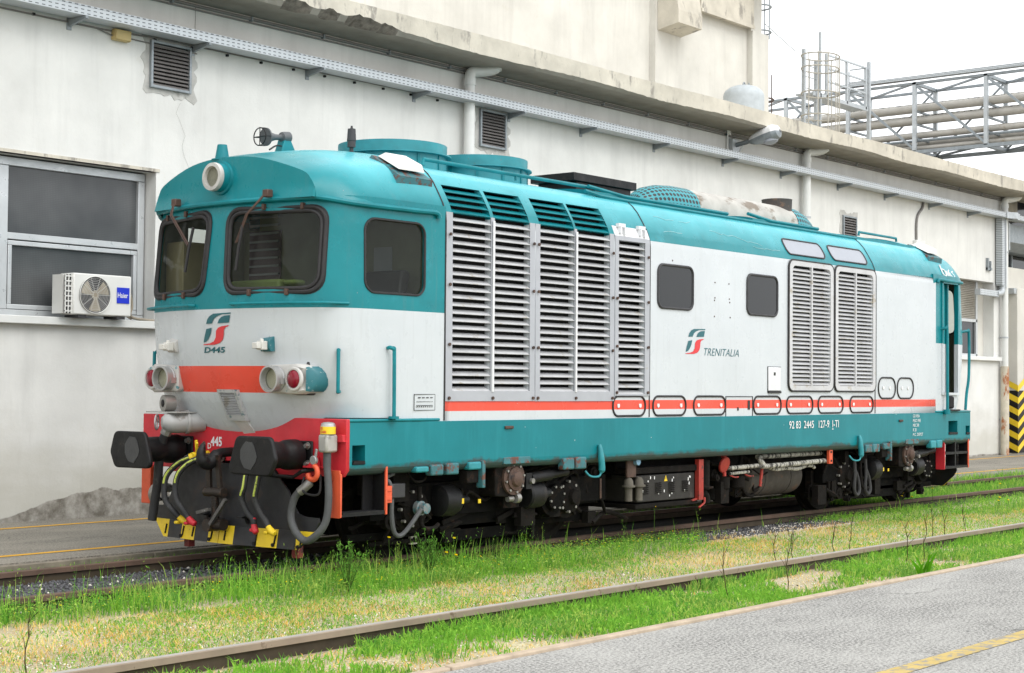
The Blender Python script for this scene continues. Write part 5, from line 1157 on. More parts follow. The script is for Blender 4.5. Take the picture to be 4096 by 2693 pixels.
# ---- nose furniture at the visible end: lamp housings, lamps, brackets, handrails, vent, wipers, top lamp
for s in (-1, 1):
    P = [(s*a, c) for a, c in roundpoly([(.63, 1.58), (1.0, 1.568), (1.115, 1.595), (1.165, 1.705), (1.115, 1.815), (1.0, 1.842), (.63, 1.83)], .045, 4)]
    b = MB(); n = len(P)
    def hx(y): return -.232+.03*max(0, abs(y)-.75)+ (0 if abs(y) < 1.06 else (abs(y)-1.06)*1.1)
    fr_ = [(hx(y), y, z) for y, z in P]; cen = (s*.88, 1.705); inn = [(hx(cen[0]+(y-cen[0])*.9)-.018, cen[0]+(y-cen[0])*.88, cen[1]+(z-cen[1])*.86) for y, z in P]
    b.add([(nose_x(y, z)+.03, y, z) for y, z in P]+fr_+inn+[(-.250, s*.88, 1.705)], [(i, (i+1) % n, n+(i+1) % n, n+i) for i in range(n)]+[(n+i, n+(i+1) % n, 2*n+(i+1) % n, 2*n+i) for i in range(n)]+[(2*n+i, 2*n+(i+1) % n, 3*n) for i in range(n)])
    ho = b.build('lamp_housing', M['lampwhite'], loco, smooth=50)
    # teal outer end of the housing
    b = MB(); Q = [(s*1.115, 1.592), (s*1.14, 1.61), (s*1.168, 1.652), (s*1.176, 1.705), (s*1.168, 1.758), (s*1.14, 1.80), (s*1.115, 1.819)]
    oo = [(hx(y)-.021+.012, y, z) for y, z in Q]
    c = [(hx(y*.985)-.028, y*.985, 1.705+(z-1.705)*.93) for y, z in Q]
    b.add([(nose_x(y, z)+.03, y*1.004, z) for y, z in Q]+oo+c, [(i, i+1, 7+i+1, 7+i) for i in range(6)]+[(7+i, 7+i+1, 14+i+1, 14+i) for i in range(6)]+[tuple(range(14, 21))])
    b.build('housing_end', M['lampteal'], ho, smooth=60)
    hl = MB().lathe((-.215, s*.765, 1.704), (-1, 0, 0), [(0, .115), (.05, .117), (.055, .11), (.11, .112), (.114, .120), (.135, .121), (.138, .104), (.08, .098), (.05, .09)], 32).build('headlight', M['alu'], loco, smooth=30)
    MB().lathe((-.255, s*.765, 1.704), (-1, 0, 0), [(-.02, .01), (-.015, .04), (0, .075), (.03, .094)], 24).build('reflector', M['mirror'], hl)
    MB().lathe((-.30, s*.765, 1.704), (-1, 0, 0), [(0, .095), (.006, .08), (.012, .04), (.014, .001)], 24).build('lens', M['lens'], hl)
    b = MB(); b.box(-.31, -.25, s*.765-.03-.09, s*.765+.03-.09, 1.66, 1.71); b.build('catch', M['alu'], hl, smooth=0)
    tl = MB().lathe((-.245, s*1.0, 1.704), (-1, 0, 0), [(0, .107), (.02, .107), (.026, .10), (.027, .085), (.018, .083)], 32).build('tail_light', M['lampwhite'], loco, smooth=30)
    MB().lathe((-.258, s*1.0, 1.704), (-1, 0, 0), [(0, .083), (.012, .078), (.026, .055), (.034, .025), (.036, .001)], 28).build('lens', M['redlens'], tl)
    # small lamp iron above
    x = nose_x(.66, 2.025); b = MB(); b.prism([(x+.02, 1.95), (x-.03, 1.95), (x-.055, 1.985), (x-.055, 2.05), (x+.02, 2.095)], 'y', s*.66-.065, s*.66+.065); lo = b.build('lamp_bracket', M['lampteal'] if s < 0 else M['lampwhite'], loco, bevel=.006)
    b = MB(); b.box(x-.12, x-.05, s*.66-.045, s*.66+.03, 1.965, 2.045).cyl((x-.10, s*.66-.02, 2.03), (x-.10, s*.66-.02, 2.065), .018, n=10).box(x-.165, x-.115, s*.66-.03, s*.66+.04, 1.975, 2.03); b.build('socket', pm('worn_cream_socket', (.60, .59, .55), .5, c2=(.33, .25, .16), amt=.64, s2=20), lo, bevel=.006)
    # handrails
    P = [(nose_x(y, 2.385)-(.004 if k in (0, 12) else .055), s*y, 2.385) for k, y in enumerate([.275]+[.29+.093*j for j in range(11)]+[1.33])]
    P[-1] = (nose_x(1.33, 2.385)-.0, s*1.335, 2.385); P[-2] = (nose_x(1.22, 2.385)-.055, s*1.25, 2.385)
    MB().tube(P, .014, 8).build('front_handrail', M['teal'], loco)
    xx = nose_x(1.26, 1.8); MB().tube(smoothpath([(xx+.02, s*1.25, 1.965), (xx-.03, s*1.285, 1.965), (xx-.04, s*1.295, 1.94), (xx-.04, s*1.295, 1.62), (xx-.03, s*1.285, 1.595), (xx+.02, s*1.25, 1.595)], 3), .017, 8).build('corner_handrail', M['teal'], loco)
    # wiper
    e = [(-.30, s*.66, 3.395), (-.335, s*.62, 3.33), (-.37, s*.48, 3.20), (-.385, s*.36, 2.945)] if s < 0 else [(-.30, .63, 3.40), (-.335, .615, 3.34), (-.37, .60, 3.255), (-.385, .32, 2.95)]
    e2 = [(p[0], p[1]+.022, p[2]-.004) for p in e]
    wi = MB().tube(e, .008, 6).tube(e2, .007, 6).build('wiper', M['wiper'], loco)
    MB().box(-.33, -.26, e[0][1]-.035, e[0][1]+.035, 3.345, 3.415).build('motor_box', M['wiper'], wi, bevel=.008)
    bt, bb_ = ((-.372, -.42, 3.10), (-.40, -.36, 2.69)) if s < 0 else ((-.365, .285, 3.12), (-.395, .36, 2.70))
    MB().tube([bt, tuple((a+c)/2-(.008 if i == 0 else 0) for i, (a, c) in enumerate(zip(bt, bb_))), bb_], .015, 6).build('blade', M['rubber'], wi)
tlp = MB().lathe((-.235, .022, 3.573), (-1, 0, .03), [(0, .165), (.035, .155), (.04, .135), (.10, .13)], 32).build('top_headlight', M['teal'], loco, smooth=30)
MB().lathe((-.335, .022, 3.575), (-1, 0, .03), [(0, .132), (.015, .135), (.045, .13), (.048, .098), (.01, .092)], 32).build('rim', M['lampwhite'], tlp, smooth=30)
MB().lathe((-.33, .022, 3.575), (-1, 0, .03), [(-.06, .01), (-.055, .04), (-.03, .075), (.005, .098)], 24).build('reflector', M['mirror'], tlp)
MB().lathe((-.352, .022, 3.575), (-1, 0, .03), [(0, .093), (.005, .08), (.012, .04), (.014, .001)], 24).build('lens', M['lens'], tlp)
# centre vent and duct on the nose
b = MB(); Y0, Y1 = -.235, .015
def vp(y, z, d): return (nose_x(y, z)-d, y+(z-1.6)*.18*0, z)
for (y0, y1, z0, z1, d) in ((Y0, Y1, 1.575, 1.605, .05), (Y0, Y0+.035, 1.37, 1.575, .045), (Y1-.02, Y1, 1.37, 1.575, .045), (Y0, Y1, 1.315, 1.37, .05)):
    b.add([vp(y0, z0, -.02), vp(y1, z0, -.02), vp(y1, z1, -.02), vp(y0, z1, -.02), vp(y0, z0, d), vp(y1, z0, d), vp(y1, z1, d), vp(y0, z1, d)], [(4, 5, 6, 7), (0, 1, 5, 4), (1, 2, 6, 5), (2, 3, 7, 6), (3, 0, 4, 7)])
vo = b.build('nose_vent', pm('worn_vent_grey', (.45, .46, .46), .5, var=.1, c2=(.10, .17, .19), amt=.55, s2=11), loco, smooth=0)
b = MB()
for i in range(13):
    z = 1.375+i*.0155; b.add([vp(Y0+.035, z, .04), vp(Y1-.02, z, .04), vp(Y1-.02, z+.011, .018), vp(Y0+.035, z+.011, .018), vp(Y0+.035, z-.003, .036), vp(Y1-.02, z-.003, .036)], [(0, 1, 2, 3), (4, 5, 1, 0)])
b.build('slat', M['slat'], vo, smooth=0)
b = MB(); b.add([vp(Y0+.02, 1.315, .03), vp(Y1-.06, 1.315, .03), (-.02, Y1-.09, 1.19), (-.01, Y0+.0, 1.19), vp(Y0+.02, 1.315, -.02), vp(Y1-.06, 1.315, -.02), (.04, Y1-.09, 1.19), (.04, Y0, 1.19)], [(0, 1, 2, 3), (0, 3, 7, 4), (1, 5, 6, 2)])
b.build('duct', pm('worn_duct_white', (.58, .58, .56), .5, c2=(.08, .18, .20), amt=.57, s2=10), vo, smooth=0)
# side handrail by the cab, step, rear door and rails
MB().tube(smoothpath([(.52, -1.40, 1.995), (.52, -1.43, 2.0), (.54, -1.455, 1.985), (.55, -1.455, 1.95), (.555, -1.455, 1.40), (.555, -1.45, 1.35)], 4), .018, 8).cyl((.555, -1.45, 1.352), (.555, -1.45, 1.375), .05).build('cab_handrail', M['teal'], loco)
b = MB(); b.tube(smoothpath([(12.30, -1.40, 2.56), (12.33, -1.46, 2.57), (12.36, -1.47, 2.54), (12.37, -1.47, 1.9), (12.37, -1.47, 1.36)], 4), .022, 8).cyl((12.37, -1.46, 1.30), (12.37, -1.46, 1.37), .05); b.build('rear_handrail', M['teal'], loco)
b = MB(); b.tube(smoothpath([(13.22, -1.30, 2.54), (13.30, -1.37, 2.56), (13.34, -1.38, 2.52), (13.34, -1.38, 1.9), (13.30, -1.36, 1.60), (13.26, -1.36, 1.36)], 4), .022, 8); b.build('rear_handrail', M['teal'], loco)
MB().box(12.34, 12.60, -1.33, -1.30, 1.62, 3.24).build('cab_door', M['cab'], loco, bevel=.01)
b = MB()
for x in (12.315, 12.865): b.box(x-.018, x+.018, -1.425, -1.36, 1.60, 3.26)
b.box(12.3, 12.88, -1.425, -1.36, 3.24, 3.28).box(12.62, 12.65, -1.36, -1.30, 1.62, 3.24).box(12.3, 12.9, -1.43, -1.25, 1.585, 1.62); b.build('door_frame', M['cab'], loco, smooth=0)
MB().box(12.53, 12.72, -1.43, -1.28, 1.38, 1.57).build('door_foothold', M['dark'], loco, bevel=.03)
MB().box(12.52, 12.85, -1.46, -1.35, 1.345, 1.37).build('door_tread', M['black'], loco, smooth=0)
# ladder steps under both corners
for (xa, xb, nst) in ((-.07, .50, 1), (12.40, 13.24, 2)):
    b = MB(); b.prism([(-1.40, .90), (-1.27, .90), (-1.27, .48), (-1.40, .48)], 'x', xa, xa+.014); b.box(xa-.002, xa+.02, -1.412, -1.398, .485, .87)
    so = b.build('step_bracket', M['orange'] if nst == 1 else M['red'], loco, bevel=.004)
    MB().box(xb-.003, xb+.022, -1.418, -1.398, .485, .92).build('step_side', M['orange'], so, bevel=.004); MB().box(xb, xb+.016, -1.397, -1.25, .485, .92).build('step_plate', M['black'], so, smooth=0)
    MB().box(xb-.13, xb-.002, -1.25, -1.235, .50, .86).build('step_back', M['black'], so, smooth=0)
    b = MB()
    for k in range(nst):
        z = .49+k*.21; b.box(xa+.02, xb, -1.41, -1.24, z, z+.02)
        for j in range(5): b.box(xa+.03, xb-.01, -1.412+j*.035, -1.398+j*.035, z+.02, z+.036)
    if nst == 2: b.box(12.79, 12.83, -1.40, -1.25, .49, .92)
    b.build('step_tread', M['black'], so, smooth=0)
MB().box(.505, .60, -1.40, -1.33, .585, .74).box(.52, .585, -1.408, -1.40, .61, .645).box(.52, .585, -1.408, -1.40, .69, .725).build('orange_box', M['orange'], loco, bevel=.006)
# roof equipment
for cx in (2.02, 3.36):
    b = MB(); b.lathe((cx, 0, 3.84), (0, 0, 1), [(-.05, .56), (.175, .56), (.178, .615), (.19, .615), (.192, .565), (.30, .568), (.303, .55), (.18, .54)], 56); fo = b.build('roof_fan', M['tealworn'], loco, smooth=30)
    q = MB()
    for k in range(12): a = k*math.pi/6+.2; q.bar((cx+.565*math.cos(a), .565*math.sin(a), 3.86), (cx+.565*math.cos(a), .565*math.sin(a), 4.012), .03, .012, up=(math.cos(a), math.sin(a), 0))
    q.build_each('fin', M['teal'], fo, smooth=0)
    MB().lathe((cx, 0, 3.99), (0, 0, 1), [(0, .54), (.02, .54)], 40).build('fan_core', M['dark'], fo, smooth=0)
def perf_dome(x0, x1, r0, r1, z, name):
    b = MB(); b.lathe((x0, 0, z), (1, 0, 0), [((x1-x0)*t, r0+(r1-r0)*t if rr_ is None else rr_) for t, rr_ in zip((0, .1, .25, .45, .7, 1), ((.02, .16, .24, .29, .31, .31) if r0 < r1 else (.31, .31, .30, .26, .18, .02)))], 32); o = b.build(name, M['perf'], loco)
    uv = o.data.uv_layers.new(name='UVMap')
    for lp in o.data.loops:
        c = o.data.vertices[lp.vertex_index].co; a = math.atan2(c.y, c.z-z); uv.data[lp.index].uv = (c.x+.35*(0.31-math.hypot(c.y, c.z-z))*(1 if r0 > r1 else -1), a*.31)
    return o
perf_dome(6.30, 7.45, 0, 1, 3.945, 'perforated_guard'); perf_dome(10.0, 10.95, 1, 0, 3.945, 'perforated_guard')
MB().cyl((7.45, 0, 3.945), (10.0, 0, 3.945), .305, n=40).build('exhaust_silencer', M['muffler'], loco)
MB().lathe((9.92, 0, 4.15), (0, 0, 1), [(0, .21), (.18, .215), (.19, .22), (.19, .19), (.02, .19)], 28).build('exhaust_stack', pm('sooty_stack', (.07, .06, .055), .8, c2=(.16, .10, .07), amt=.55), loco, smooth=30)
b = MB(); b.box(4.75, 6.02, -.30, .35, 4.06, 4.155).box(4.85, 5.95, -.26, .31, 3.8, 4.06); b.build('roof_cover', M['black'], loco, bevel=.006)
b = MB(); b.lathe((5.35, .1, 4.165), (0, 0, 1), [(0, .16), (.03, .14), (.055, .05), (.06, .005)], 18).build('cover_cap', M['steel'], loco)
b = MB(); b.tube([(1.46, -.94, 3.81), (1.47, -.94, 3.87), (4.28, -.94, 3.87), (4.29, -.94, 3.81)], .020, 8).tube([(2.9, -.94, 3.81), (2.9, -.94, 3.87)], .014, 6); b.build('roof_rail', M['teal'], loco)
def slab(x0, x1, ya, yb, dz, name, ends=.0):
    q = MB(); n = 8; A = []; 
    for i in range(n+1):
        y = ya+(yb-ya)*i/n; z = interp(sorted((yy, zz) for zz, yy in PROF), abs(y))
        A.append((y, z))
    for (x, s_) in ((x0, 0), (x1, 0)): pass
    vs = [(x, y, z+d) for x in (x0, x1) for d in (.0, dz) for y, z in A]; k = n+1
    for i in range(n):
        q.add([vs[k+i], vs[k+i+1], vs[3*k+i+1], vs[3*k+i]], [(0, 1, 2, 3)])
    for x in (0, 2): q.add([vs[x*k+i] for i in range(k)]+[vs[(x+1)*k+i] for i in range(k)][::-1], [tuple(range(2*k))])
    q.add([vs[0], vs[k], vs[3*k], vs[2*k]], [(0, 1, 2, 3)]); q.add([vs[n], vs[k+n], vs[3*k+n], vs[2*k+n]], [(0, 1, 2, 3)])
    return q.build(name, M['teal'], loco, smooth=20)
slab(4.15, 6.95, -1.02, -.25, .055, 'roof_hatch'); slab(7.55, 9.25, -1.02, -.30, .05, 'roof_hatch'); slab(10.25, 12.45, -1.04, .9, .035, 'roof_hatch')
b = MB(); b.tube([(3.95, -1.06, 3.80), (4.2, -1.085, 3.765), (4.70, -1.095, 3.755), (10.2, -1.095, 3.755)], .022, 6).tube([(4.1, -.99, 3.87), (4.75, -1.02, 3.815), (6.95, -1.02, 3.815)], .022, 6).tube([(7.5, -.98, 3.87), (8.0, -1.02, 3.815), (9.25, -1.02, 3.815)], .022, 6); b.build_each('drip_rail', M['teal'], loco)
b = MB(); b.tube([(10.62, -.92, 3.84), (10.63, -.92, 3.89), (11.8, -.92, 3.89), (11.81, -.92, 3.84)], .018, 6); b.build('roof_rail', M['teal'], loco)
# horn, cone, antenna, roof lamp box
hn = MB().lathe((.24, -.02, 4.02), (1, 0, .10), [(0, .085), (.012, .088), (.02, .075), (.05, .05), (.12, .03), (.20, .026), (.21, .05), (.235, .055), (.30, .055), (.31, .03)], 22).build('horn', pm('horn_grey', (.10, .105, .11), .5, .3, var=.15), loco, smooth=35)
b = MB()
b.tube([(.17, -.02+.085*math.cos(a*math.pi/10), 4.013+.085*math.sin(a*math.pi/10)) for a in range(21)], .006, 5, caps=False)
for a in range(4): b.tube([(.17, -.02+.085*math.cos(a*math.pi/2), 4.013+.085*math.sin(a*math.pi/2)), (.24, -.02+.085*math.cos(a*math.pi/2), 4.02+.085*math.sin(a*math.pi/2))], .005, 5)
b.tube([(.17, -.105, 4.013), (.17, .065, 4.013)], .006, 5).tube([(.17, -.02, 3.928), (.17, -.02, 4.098)], .005, 5); b.build('horn_guard', M['black'], hn)
MB().prism([(.40, 3.88), (.60, 3.88), (.60, 3.91), (.53, 4.03), (.46, 4.03), (.42, 3.92)], 'y', -.06, .04).build('horn_stand', M['teal'], hn, bevel=.006)
MB().tube(smoothpath([(.42, -.05, 3.95), (.33, -.07, 3.94), (.24, -.08, 3.89)], 4), .008, 6).build('horn_pipe', M['black'], hn)
MB().lathe((-.17, .12, 3.755), (0, 0, 1), [(0, .10), (.012, .10), (.014, .068), (.15, .045), (.152, .001)], 22).build('antenna_cone', M['teal'], loco, smooth=35)
MB().lathe((.84, -.58, 3.85), (0, 0, 1), [(-.05, .045), (.012, .045), (.015, .028), (.05, .028), (.052, .02), (.09, .02), (.092, .04), (.15, .04), (.155, .045), (.27, .038), (.275, .012), (.30, .01)], 14).build('antenna', M['charcoal'], loco, smooth=35)
def roofbox(xa, xb, ya, yb, flip=False):
    def P(x, y, d): return (x, -y-.62*d, interp(sorted((yy, zz) for zz, yy in PROF), y)+.78*d)
    q = MB()
    q.add([P(xa, ya, -.02), P(xb, ya, -.02), P(xb, yb, -.02), P(xa, yb, -.02), P(xa+.02, ya, .05), P(xb-.02, ya, .05), P(xb-.02, yb-.02, .05), P(xa+.02, yb-.02, .05)], [(4, 5, 6, 7), (0, 1, 5, 4), (1, 2, 6, 5), (2, 3, 7, 6), (3, 0, 4, 7)])
    o = q.build('roof_lamp_base', M['tealrust'], loco, smooth=0)
    q = MB(); q.add([P(xa+.07, ya+.03, .05), P(xb-.07, ya+.03, .05), P(xb-.07, yb-.07, .05), P(xa+.07, yb-.07, .05), P(xa+.11, ya+.06, .10), P(xb-.11, ya+.06, .10), P(xb-.11, yb-.10, .10), P(xa+.11, yb-.10, .10)], [(4, 5, 6, 7), (0, 1, 5, 4), (1, 2, 6, 5), (2, 3, 7, 6), (3, 0, 4, 7)])
    q.build('roof_lamp_cover', M['acwhite'], o, bevel=.012)
roofbox(.74, 1.24, .90, 1.28); roofbox(12.15, 12.62, .90, 1.27)
# ------------------------------------------------------------------ underframe and bogies
def bx(name, mat, boxes, parent=loco, bevel=.008, smooth=40):
    q = MB()
    for t in boxes: q.box(*t)
    return q.build(name, M[mat], parent, bevel=bevel, smooth=smooth)
# clips along the lower frame edge
for x0, x1, zt, zb, m in ((.875, 1.045, .905, .85, 'tealworn'), (1.08, 1.25, .918, .815, 'tealrust'), (1.30, 1.47, .925, .815, 'tealrust'), (1.62, 1.80, .925, .85, 'tealworn'), (3.11, 3.29, .92, .80, 'tealrust'), (3.32, 3.50, .925, .80, 'tealrust'), (9.83, 10.02, .908, .80, 'tealrust'), (10.05, 10.235, .91, .80, 'tealrust'), (10.37, 10.56, .913, .83, 'tealrust'), (11.87, 12.05, .921, .81, 'tealworn'), (12.08, 12.25, .925, .81, 'tealworn')):
    bx('safety_clip', m, [(x0, x1, -1.45, -1.36, zb, zt)], frame, .015)
for x in (1.83, 10.575): bx('guide_plate', 'tealrust', [(x-.022, x+.022, -1.455, -1.37, .67, .935)], frame); bx('guide_block', 'grime2', [(x-.2, x-.03, -1.41, -1.30, .72, .84)], frame)
for x, z0, z1 in ((3.735, .70, 1.065), (9.64, .695, 1.055)):
    P = smoothpath([(x, -1.44, z1-.02), (x, -1.455, .98), (x+.005, -1.46, .90), (x+.02, -1.46, .80), (x+.012, -1.455, z0+.05), (x-.03, -1.45, z0+.01), (x-.13, -1.42, z0+.015), (x-.17, -1.38, .77)], 4)
    n = len(P); MB().tube(P, .035, 10, radii=[.020+.016*min(1, i/8) if i < 15 else max(.011, .036-.009*(i-14)) for i in range(n)]).build('jacking_hook', M['tealworn'], frame)
bx('bent_handle', 'rustbrown', [(2.17, 2.30, -1.44, -1.42, 1.235, 1.265)], frame); bx('bent_handle', 'rustbrown', [(10.86, 10.98, -1.44, -1.42, 1.205, 1.235)], frame)
def ang(o, a, c): 
    return o
def bogie(cx, sgn, susx):
    bx('bogie_frame', 'grime', [(cx-1.75, cx+1.75, -1.12, -1.0, .40, .72), (cx-1.75, cx+1.75, 1.0, 1.12, .40, .72), (cx-.3, cx+.3, -1.0, 1.0, .40, .75), (cx-1.9, cx+1.9, -.98, -.92, .205, .27), (cx-1.9, cx+1.9, .92, .98, .205, .27), (cx-1.3, cx+1.3, -1.0, 1.0, .62, .84), (cx-.72, cx+.72, -.62, .62, .14, .62), (cx-1.75, cx-.7, -.58, .58, .24, .7), (cx+.7, cx+1.75, -.58, .58, .24, .7), (cx-.66, cx+.66, -1.05, -.82, .13, .40)], bevel=0)
    for ax in (cx-1.22, cx+1.22):
        w = MB(); w.cyl((ax, -.95, .52), (ax, .95, .52), .09, n=16); wo = w.build('axle', M['grime'], loco)
        for s in (-1, 1):
            MB().lathe((ax, s*.675, .52), (0, s, 0), [(-.02, .55), (.02, .545), (.025, .52), (.13, .515), (.135, .45), (.11, .42), (.11, .18), (.15, .14), (.15, .01)], 48).build('wheel', M['grime2'], wo, smooth=30)
            h = MB(); h.lathe((ax+sgn*.06*(1 if s < 0 else 0), s*1.02, .49), (0, s, 0), [(0, .235), (.06, .235), (.07, .19), (.13, .17), (.16, .09), (.20, .075), (.205, .01)], 28); ho = h.build('axle_box', M['grime2'], wo, smooth=30)
            q = MB()
            for k in range(8): a = k*math.pi/4; q.cyl((ax+.16*math.cos(a), s*1.13, .49+.16*math.sin(a)), (ax+.16*math.cos(a), s*1.175, .49+.16*math.sin(a)), .016, n=6)
            q.build_each('bolt', M['steel'], ho, smooth=0)
    # side bearer with round cover
    P = roundpoly([(susx-.215, .90), (susx+.205, .90), (susx+.205, .56), (susx+.06, .545), (susx-.215, .565)], .03, 3)
    q = MB(); q.prism(P, 'y', -1.33, -1.0); so = q.build('suspension_box', M['tealrust'] if 0 else M['grime2'], loco, bevel=.01)
    MB().box(susx-.20, susx+.22, -1.43, -1.32, .885, .955).build('cap_plate', M['tealrust'], so, bevel=.008)
    MB().lathe((susx+.05, -1.33, .735), (0, -1, 0), [(0, .165), (.03, .165), (.033, .115), (.05, .115), (.055, .085), (.085, .07), (.10, .04), (.105, .005)], 28).build('cover', M['rustbrown'], so, smooth=30)
    q = MB()
    for k in range(8): a = k*math.pi/4+.2; q.cyl((susx+.05+.14*math.cos(a), -1.355, .735+.14*math.sin(a)), (susx+.05+.14*math.cos(a), -1.38, .735+.14*math.sin(a)), .013, n=6)
    q.build_each('bolt', M['steel'], so, smooth=0)
    MB().cyl((susx+.09, -1.33, .535), (susx+.15, -1.33, .535), .05, n=14).cyl((susx-.01, -1.32, .53), (susx+.07, -1.32, .53), .03, n=10).build('roller', M['steel'], so)
    MB().cyl((susx+.36, -1.30, .72), (susx+.70, -1.30, .745), .058, n=16).cyl((susx+.68, -1.30, .744), (susx+.98, -1.30, .77), .045, n=14).box(susx+.24, susx+.33, -1.36, -1.26, .62, .78).build('damper', M['black'], loco)
    MB().cyl((susx+.32, -1.36, .70), (susx+.32, -1.39, .70), .028, n=10).build('damper_pin', M['steel'], loco)
    MB().lathe((susx-.92, -1.18, .55), (1, 0, -.02), [(0, .10), (.02, .15), (.20, .155), (.26, .13), (.33, .05), (.46, .035)], 24).build('brake_cylinder', M['black'], loco, smooth=35)
    MB().lathe((susx+.38, -1.2, .55), (1, 0, 0), [(0, .13), (.02, .145), (.24, .14), (.27, .10), (.36, .06), (.42, .055)], 24).build('brake_cylinder', M['black'], loco, smooth=35)
    MB().lathe((susx+.90, -1.10, .50), (0, -1, 0), [(0, .20), (.08, .195), (.085, .14), (.14, .135), (.15, .1), (.155, .01)], 24).build('gearbox', M['grime'], loco, smooth=30)
    q = MB()
    for k in range(8): a = k*math.pi/4+.3; q.cyl((susx+.90+.115*math.cos(a), -1.24, .5+.115*math.sin(a)), (susx+.90+.115*math.cos(a), -1.26, .5+.115*math.sin(a)), .013, n=6)
    q.build_each('bolt', M['steel'], loco, smooth=0)
    MB().tube(smoothpath([(susx-1.22, -1.24, .70), (susx-1.22, -1.25, .45), (susx-1.19, -1.26, .32), (susx-1.05, -1.26, .30), (susx-.95, -1.24, .33)], 5), .022, 8).tube(smoothpath([(susx-1.42, -1.25, .86), (susx-1.35, -1.3, .76), (susx-1.22, -1.3, .77), (susx-1.16, -1.27, .84)], 5), .012, 6).build('air_pipe', M['grime2'], loco)
    MB().box(susx+.78, susx+.84, -1.0, -.95, .06, .40).box(susx-1.6, susx-.8, -.96, -.93, .14, .18).box(susx-.75, susx+.3, -1.05, -1.0, .235, .285).build('brake_rigging', M['grime2'], loco, bevel=.004)
    MB().box(susx-.34, susx-.30, -1.22, -1.215, .50, .54).box(susx-.71, susx-.68, -1.33, -1.325, .52, .57).build_each('yellow_tag', M['yellow'], loco, smooth=0)
    for x in (susx-1.0, susx+.3): MB().box(x, x+.09, -.93, -.90, .12, .20).build('wheel_paint_mark', M['stone_l'], loco, smooth=0)
bogie(2.35, 1, 2.36); bogie(10.97, 1, 11.28)
# speed sensor, cables and boxes at the front corner
bx('junction_case', 'charcoal', [(.66, .84, -1.34, -1.22, .62, .75)])
MB().tube(smoothpath([(.70, -1.30, .62), (.69, -1.31, .45), (.73, -1.31, .30), (.82, -1.31, .27), (.95, -1.31, .36), (1.08, -1.32, .50)], 6), .022, 8).tube(smoothpath([(.62, -1.37, .72), (.60, -1.35, .78), (.58, -1.3, .80), (.74, -1.28, .84)], 5), .02, 8).build('sensor_cable', M['hosegrey'], loco)
MB().lathe((1.14, -1.22, .50), (0, -1, 0), [(0, .07), (.05, .07), (.055, .05), (.12, .05), (.125, .01)], 16).build('speed_sensor', pm('sensor_grey', (.16, .18, .18), .5, c2=(.05, .15, .17), amt=.5, s2=30), loco, smooth=30)
# equipment between the bogies
bx('drain_box', 'grime', [(3.62, 4.25, -1.15, -.4, .42, .70)]); bx('pale_bar', 'rustbrown', [(4.13, 4.16, -1.165, -1.15, .44, .66)])
bx('olive_tank', 'grime', [(3.95, 4.55, -.6, .5, .16, .42)])
q = MB(); q.box(4.70, 5.88, -1.25, -.5, .37, .67); bat = q.build('battery_box', pm('battery_grey', (.018, .016, .014), .7, var=.25, c2=(.055, .048, .042), amt=.60, s2=7, bmp=.2), loco, bevel=.01)
MB().box(4.55, 5.90, -1.27, -.5, .69, .76).box(4.66, 5.92, -1.265, -.5, .30, .35).build('battery_rail', M['grime2'], bat, bevel=.006)
q = MB()
for cx in (4.87, 5.13, 5.40, 5.68):
    for i in range(6): q.add([(cx-.07, -1.252, .47+i*.022), (cx+.05, -1.252, .47+i*.022), (cx+.05, -1.268, .463+i*.022), (cx-.07, -1.268, .463+i*.022)], [(0, 1, 2, 3)])
q.build_each('vent_louvre', M['grime2'], bat, per=6, smooth=0)
MB().add([(5.24, -1.253, .59), (5.31, -1.253, .59), (5.275, -1.253, .66)], [(0, 1, 2)]).build('warning_triangle', M['yellow'], bat, smooth=0)
MB().add([(5.27, -1.255, .605), (5.282, -1.255, .625), (5.274, -1.255, .626), (5.28, -1.255, .642), (5.266, -1.255, .62), (5.274, -1.255, .62)], [(0, 1, 2, 3, 4, 5)]).build('warning_bolt', M['blackprint'], bat, smooth=0)
q = MB(); r_ = random.Random(5)
for i in range(17):
    x, z, h = r_.uniform(4.75, 5.8), r_.uniform(.41, .64), r_.uniform(.012, .035); q.add([(x-.008, -1.2535, z), (x+.009, -1.2535, z-.004), (x+.011, -1.2535, z+h), (x-.006, -1.2535, z+h+.004)], [(0, 1, 2, 3)])
q.build('white_splash', M['signwhite'], bat, smooth=0)
q = MB(); q.box(5.90, 6.0, -1.30, -1.24, .345, .82).prism([(5.78, .35), (5.9, .37), (5.9, .345), (5.80, .335)], 'y', -1.28, -1.25); q.build('red_bracket', M['darkred'], loco, bevel=.004)
bx('pipe_plate', 'rustbrown', [(4.45, 4.62, -1.30, -1.27, .66, .87)])
MB().cyl((4.60, -1.30, .835), (4.60, -1.345, .835), .04, n=14).build('blue_cap', simple('blue_cap', (.16, .30, .42), .5), loco)
q = MB()
for x in (4.50, 4.70): q.cyl((x, -1.28, .40), (x, -1.28, .57), .042, n=14).cyl((x, -1.28, .555), (x, -1.28, .575), .075, n=16).lathe((x, -1.28, .575), (0, 0, 1), [(0, .055), (.05, .05), (.08, .03), (.09, .002)], 14)
q.build_each('drain_valve', pm('dusty_valve', (.10, .09, .072), .8, var=.3), loco, per=3, smooth=30)
q = MB(); q.cyl((6.15, -1.2, .45), (6.15, -1.2, .80), .075, n=16).cyl((6.15, -1.2, .47), (6.15, -1.2, .49), .12, n=18).tube(smoothpath([(6.02, -1.18, .40), (6.12, -1.2, .41), (6.2, -1.2, .37), (6.21, -1.2, .29)], 5), .05, 12); q.build('filler_pipe', M['grime2'], loco)
MB().tube(smoothpath([(6.10, -1.25, .36), (6.05, -1.28, .31), (5.98, -1.3, .29), (5.9, -1.3, .26)], 4), .012, 6).build('red_lever', M['darkred'], loco)
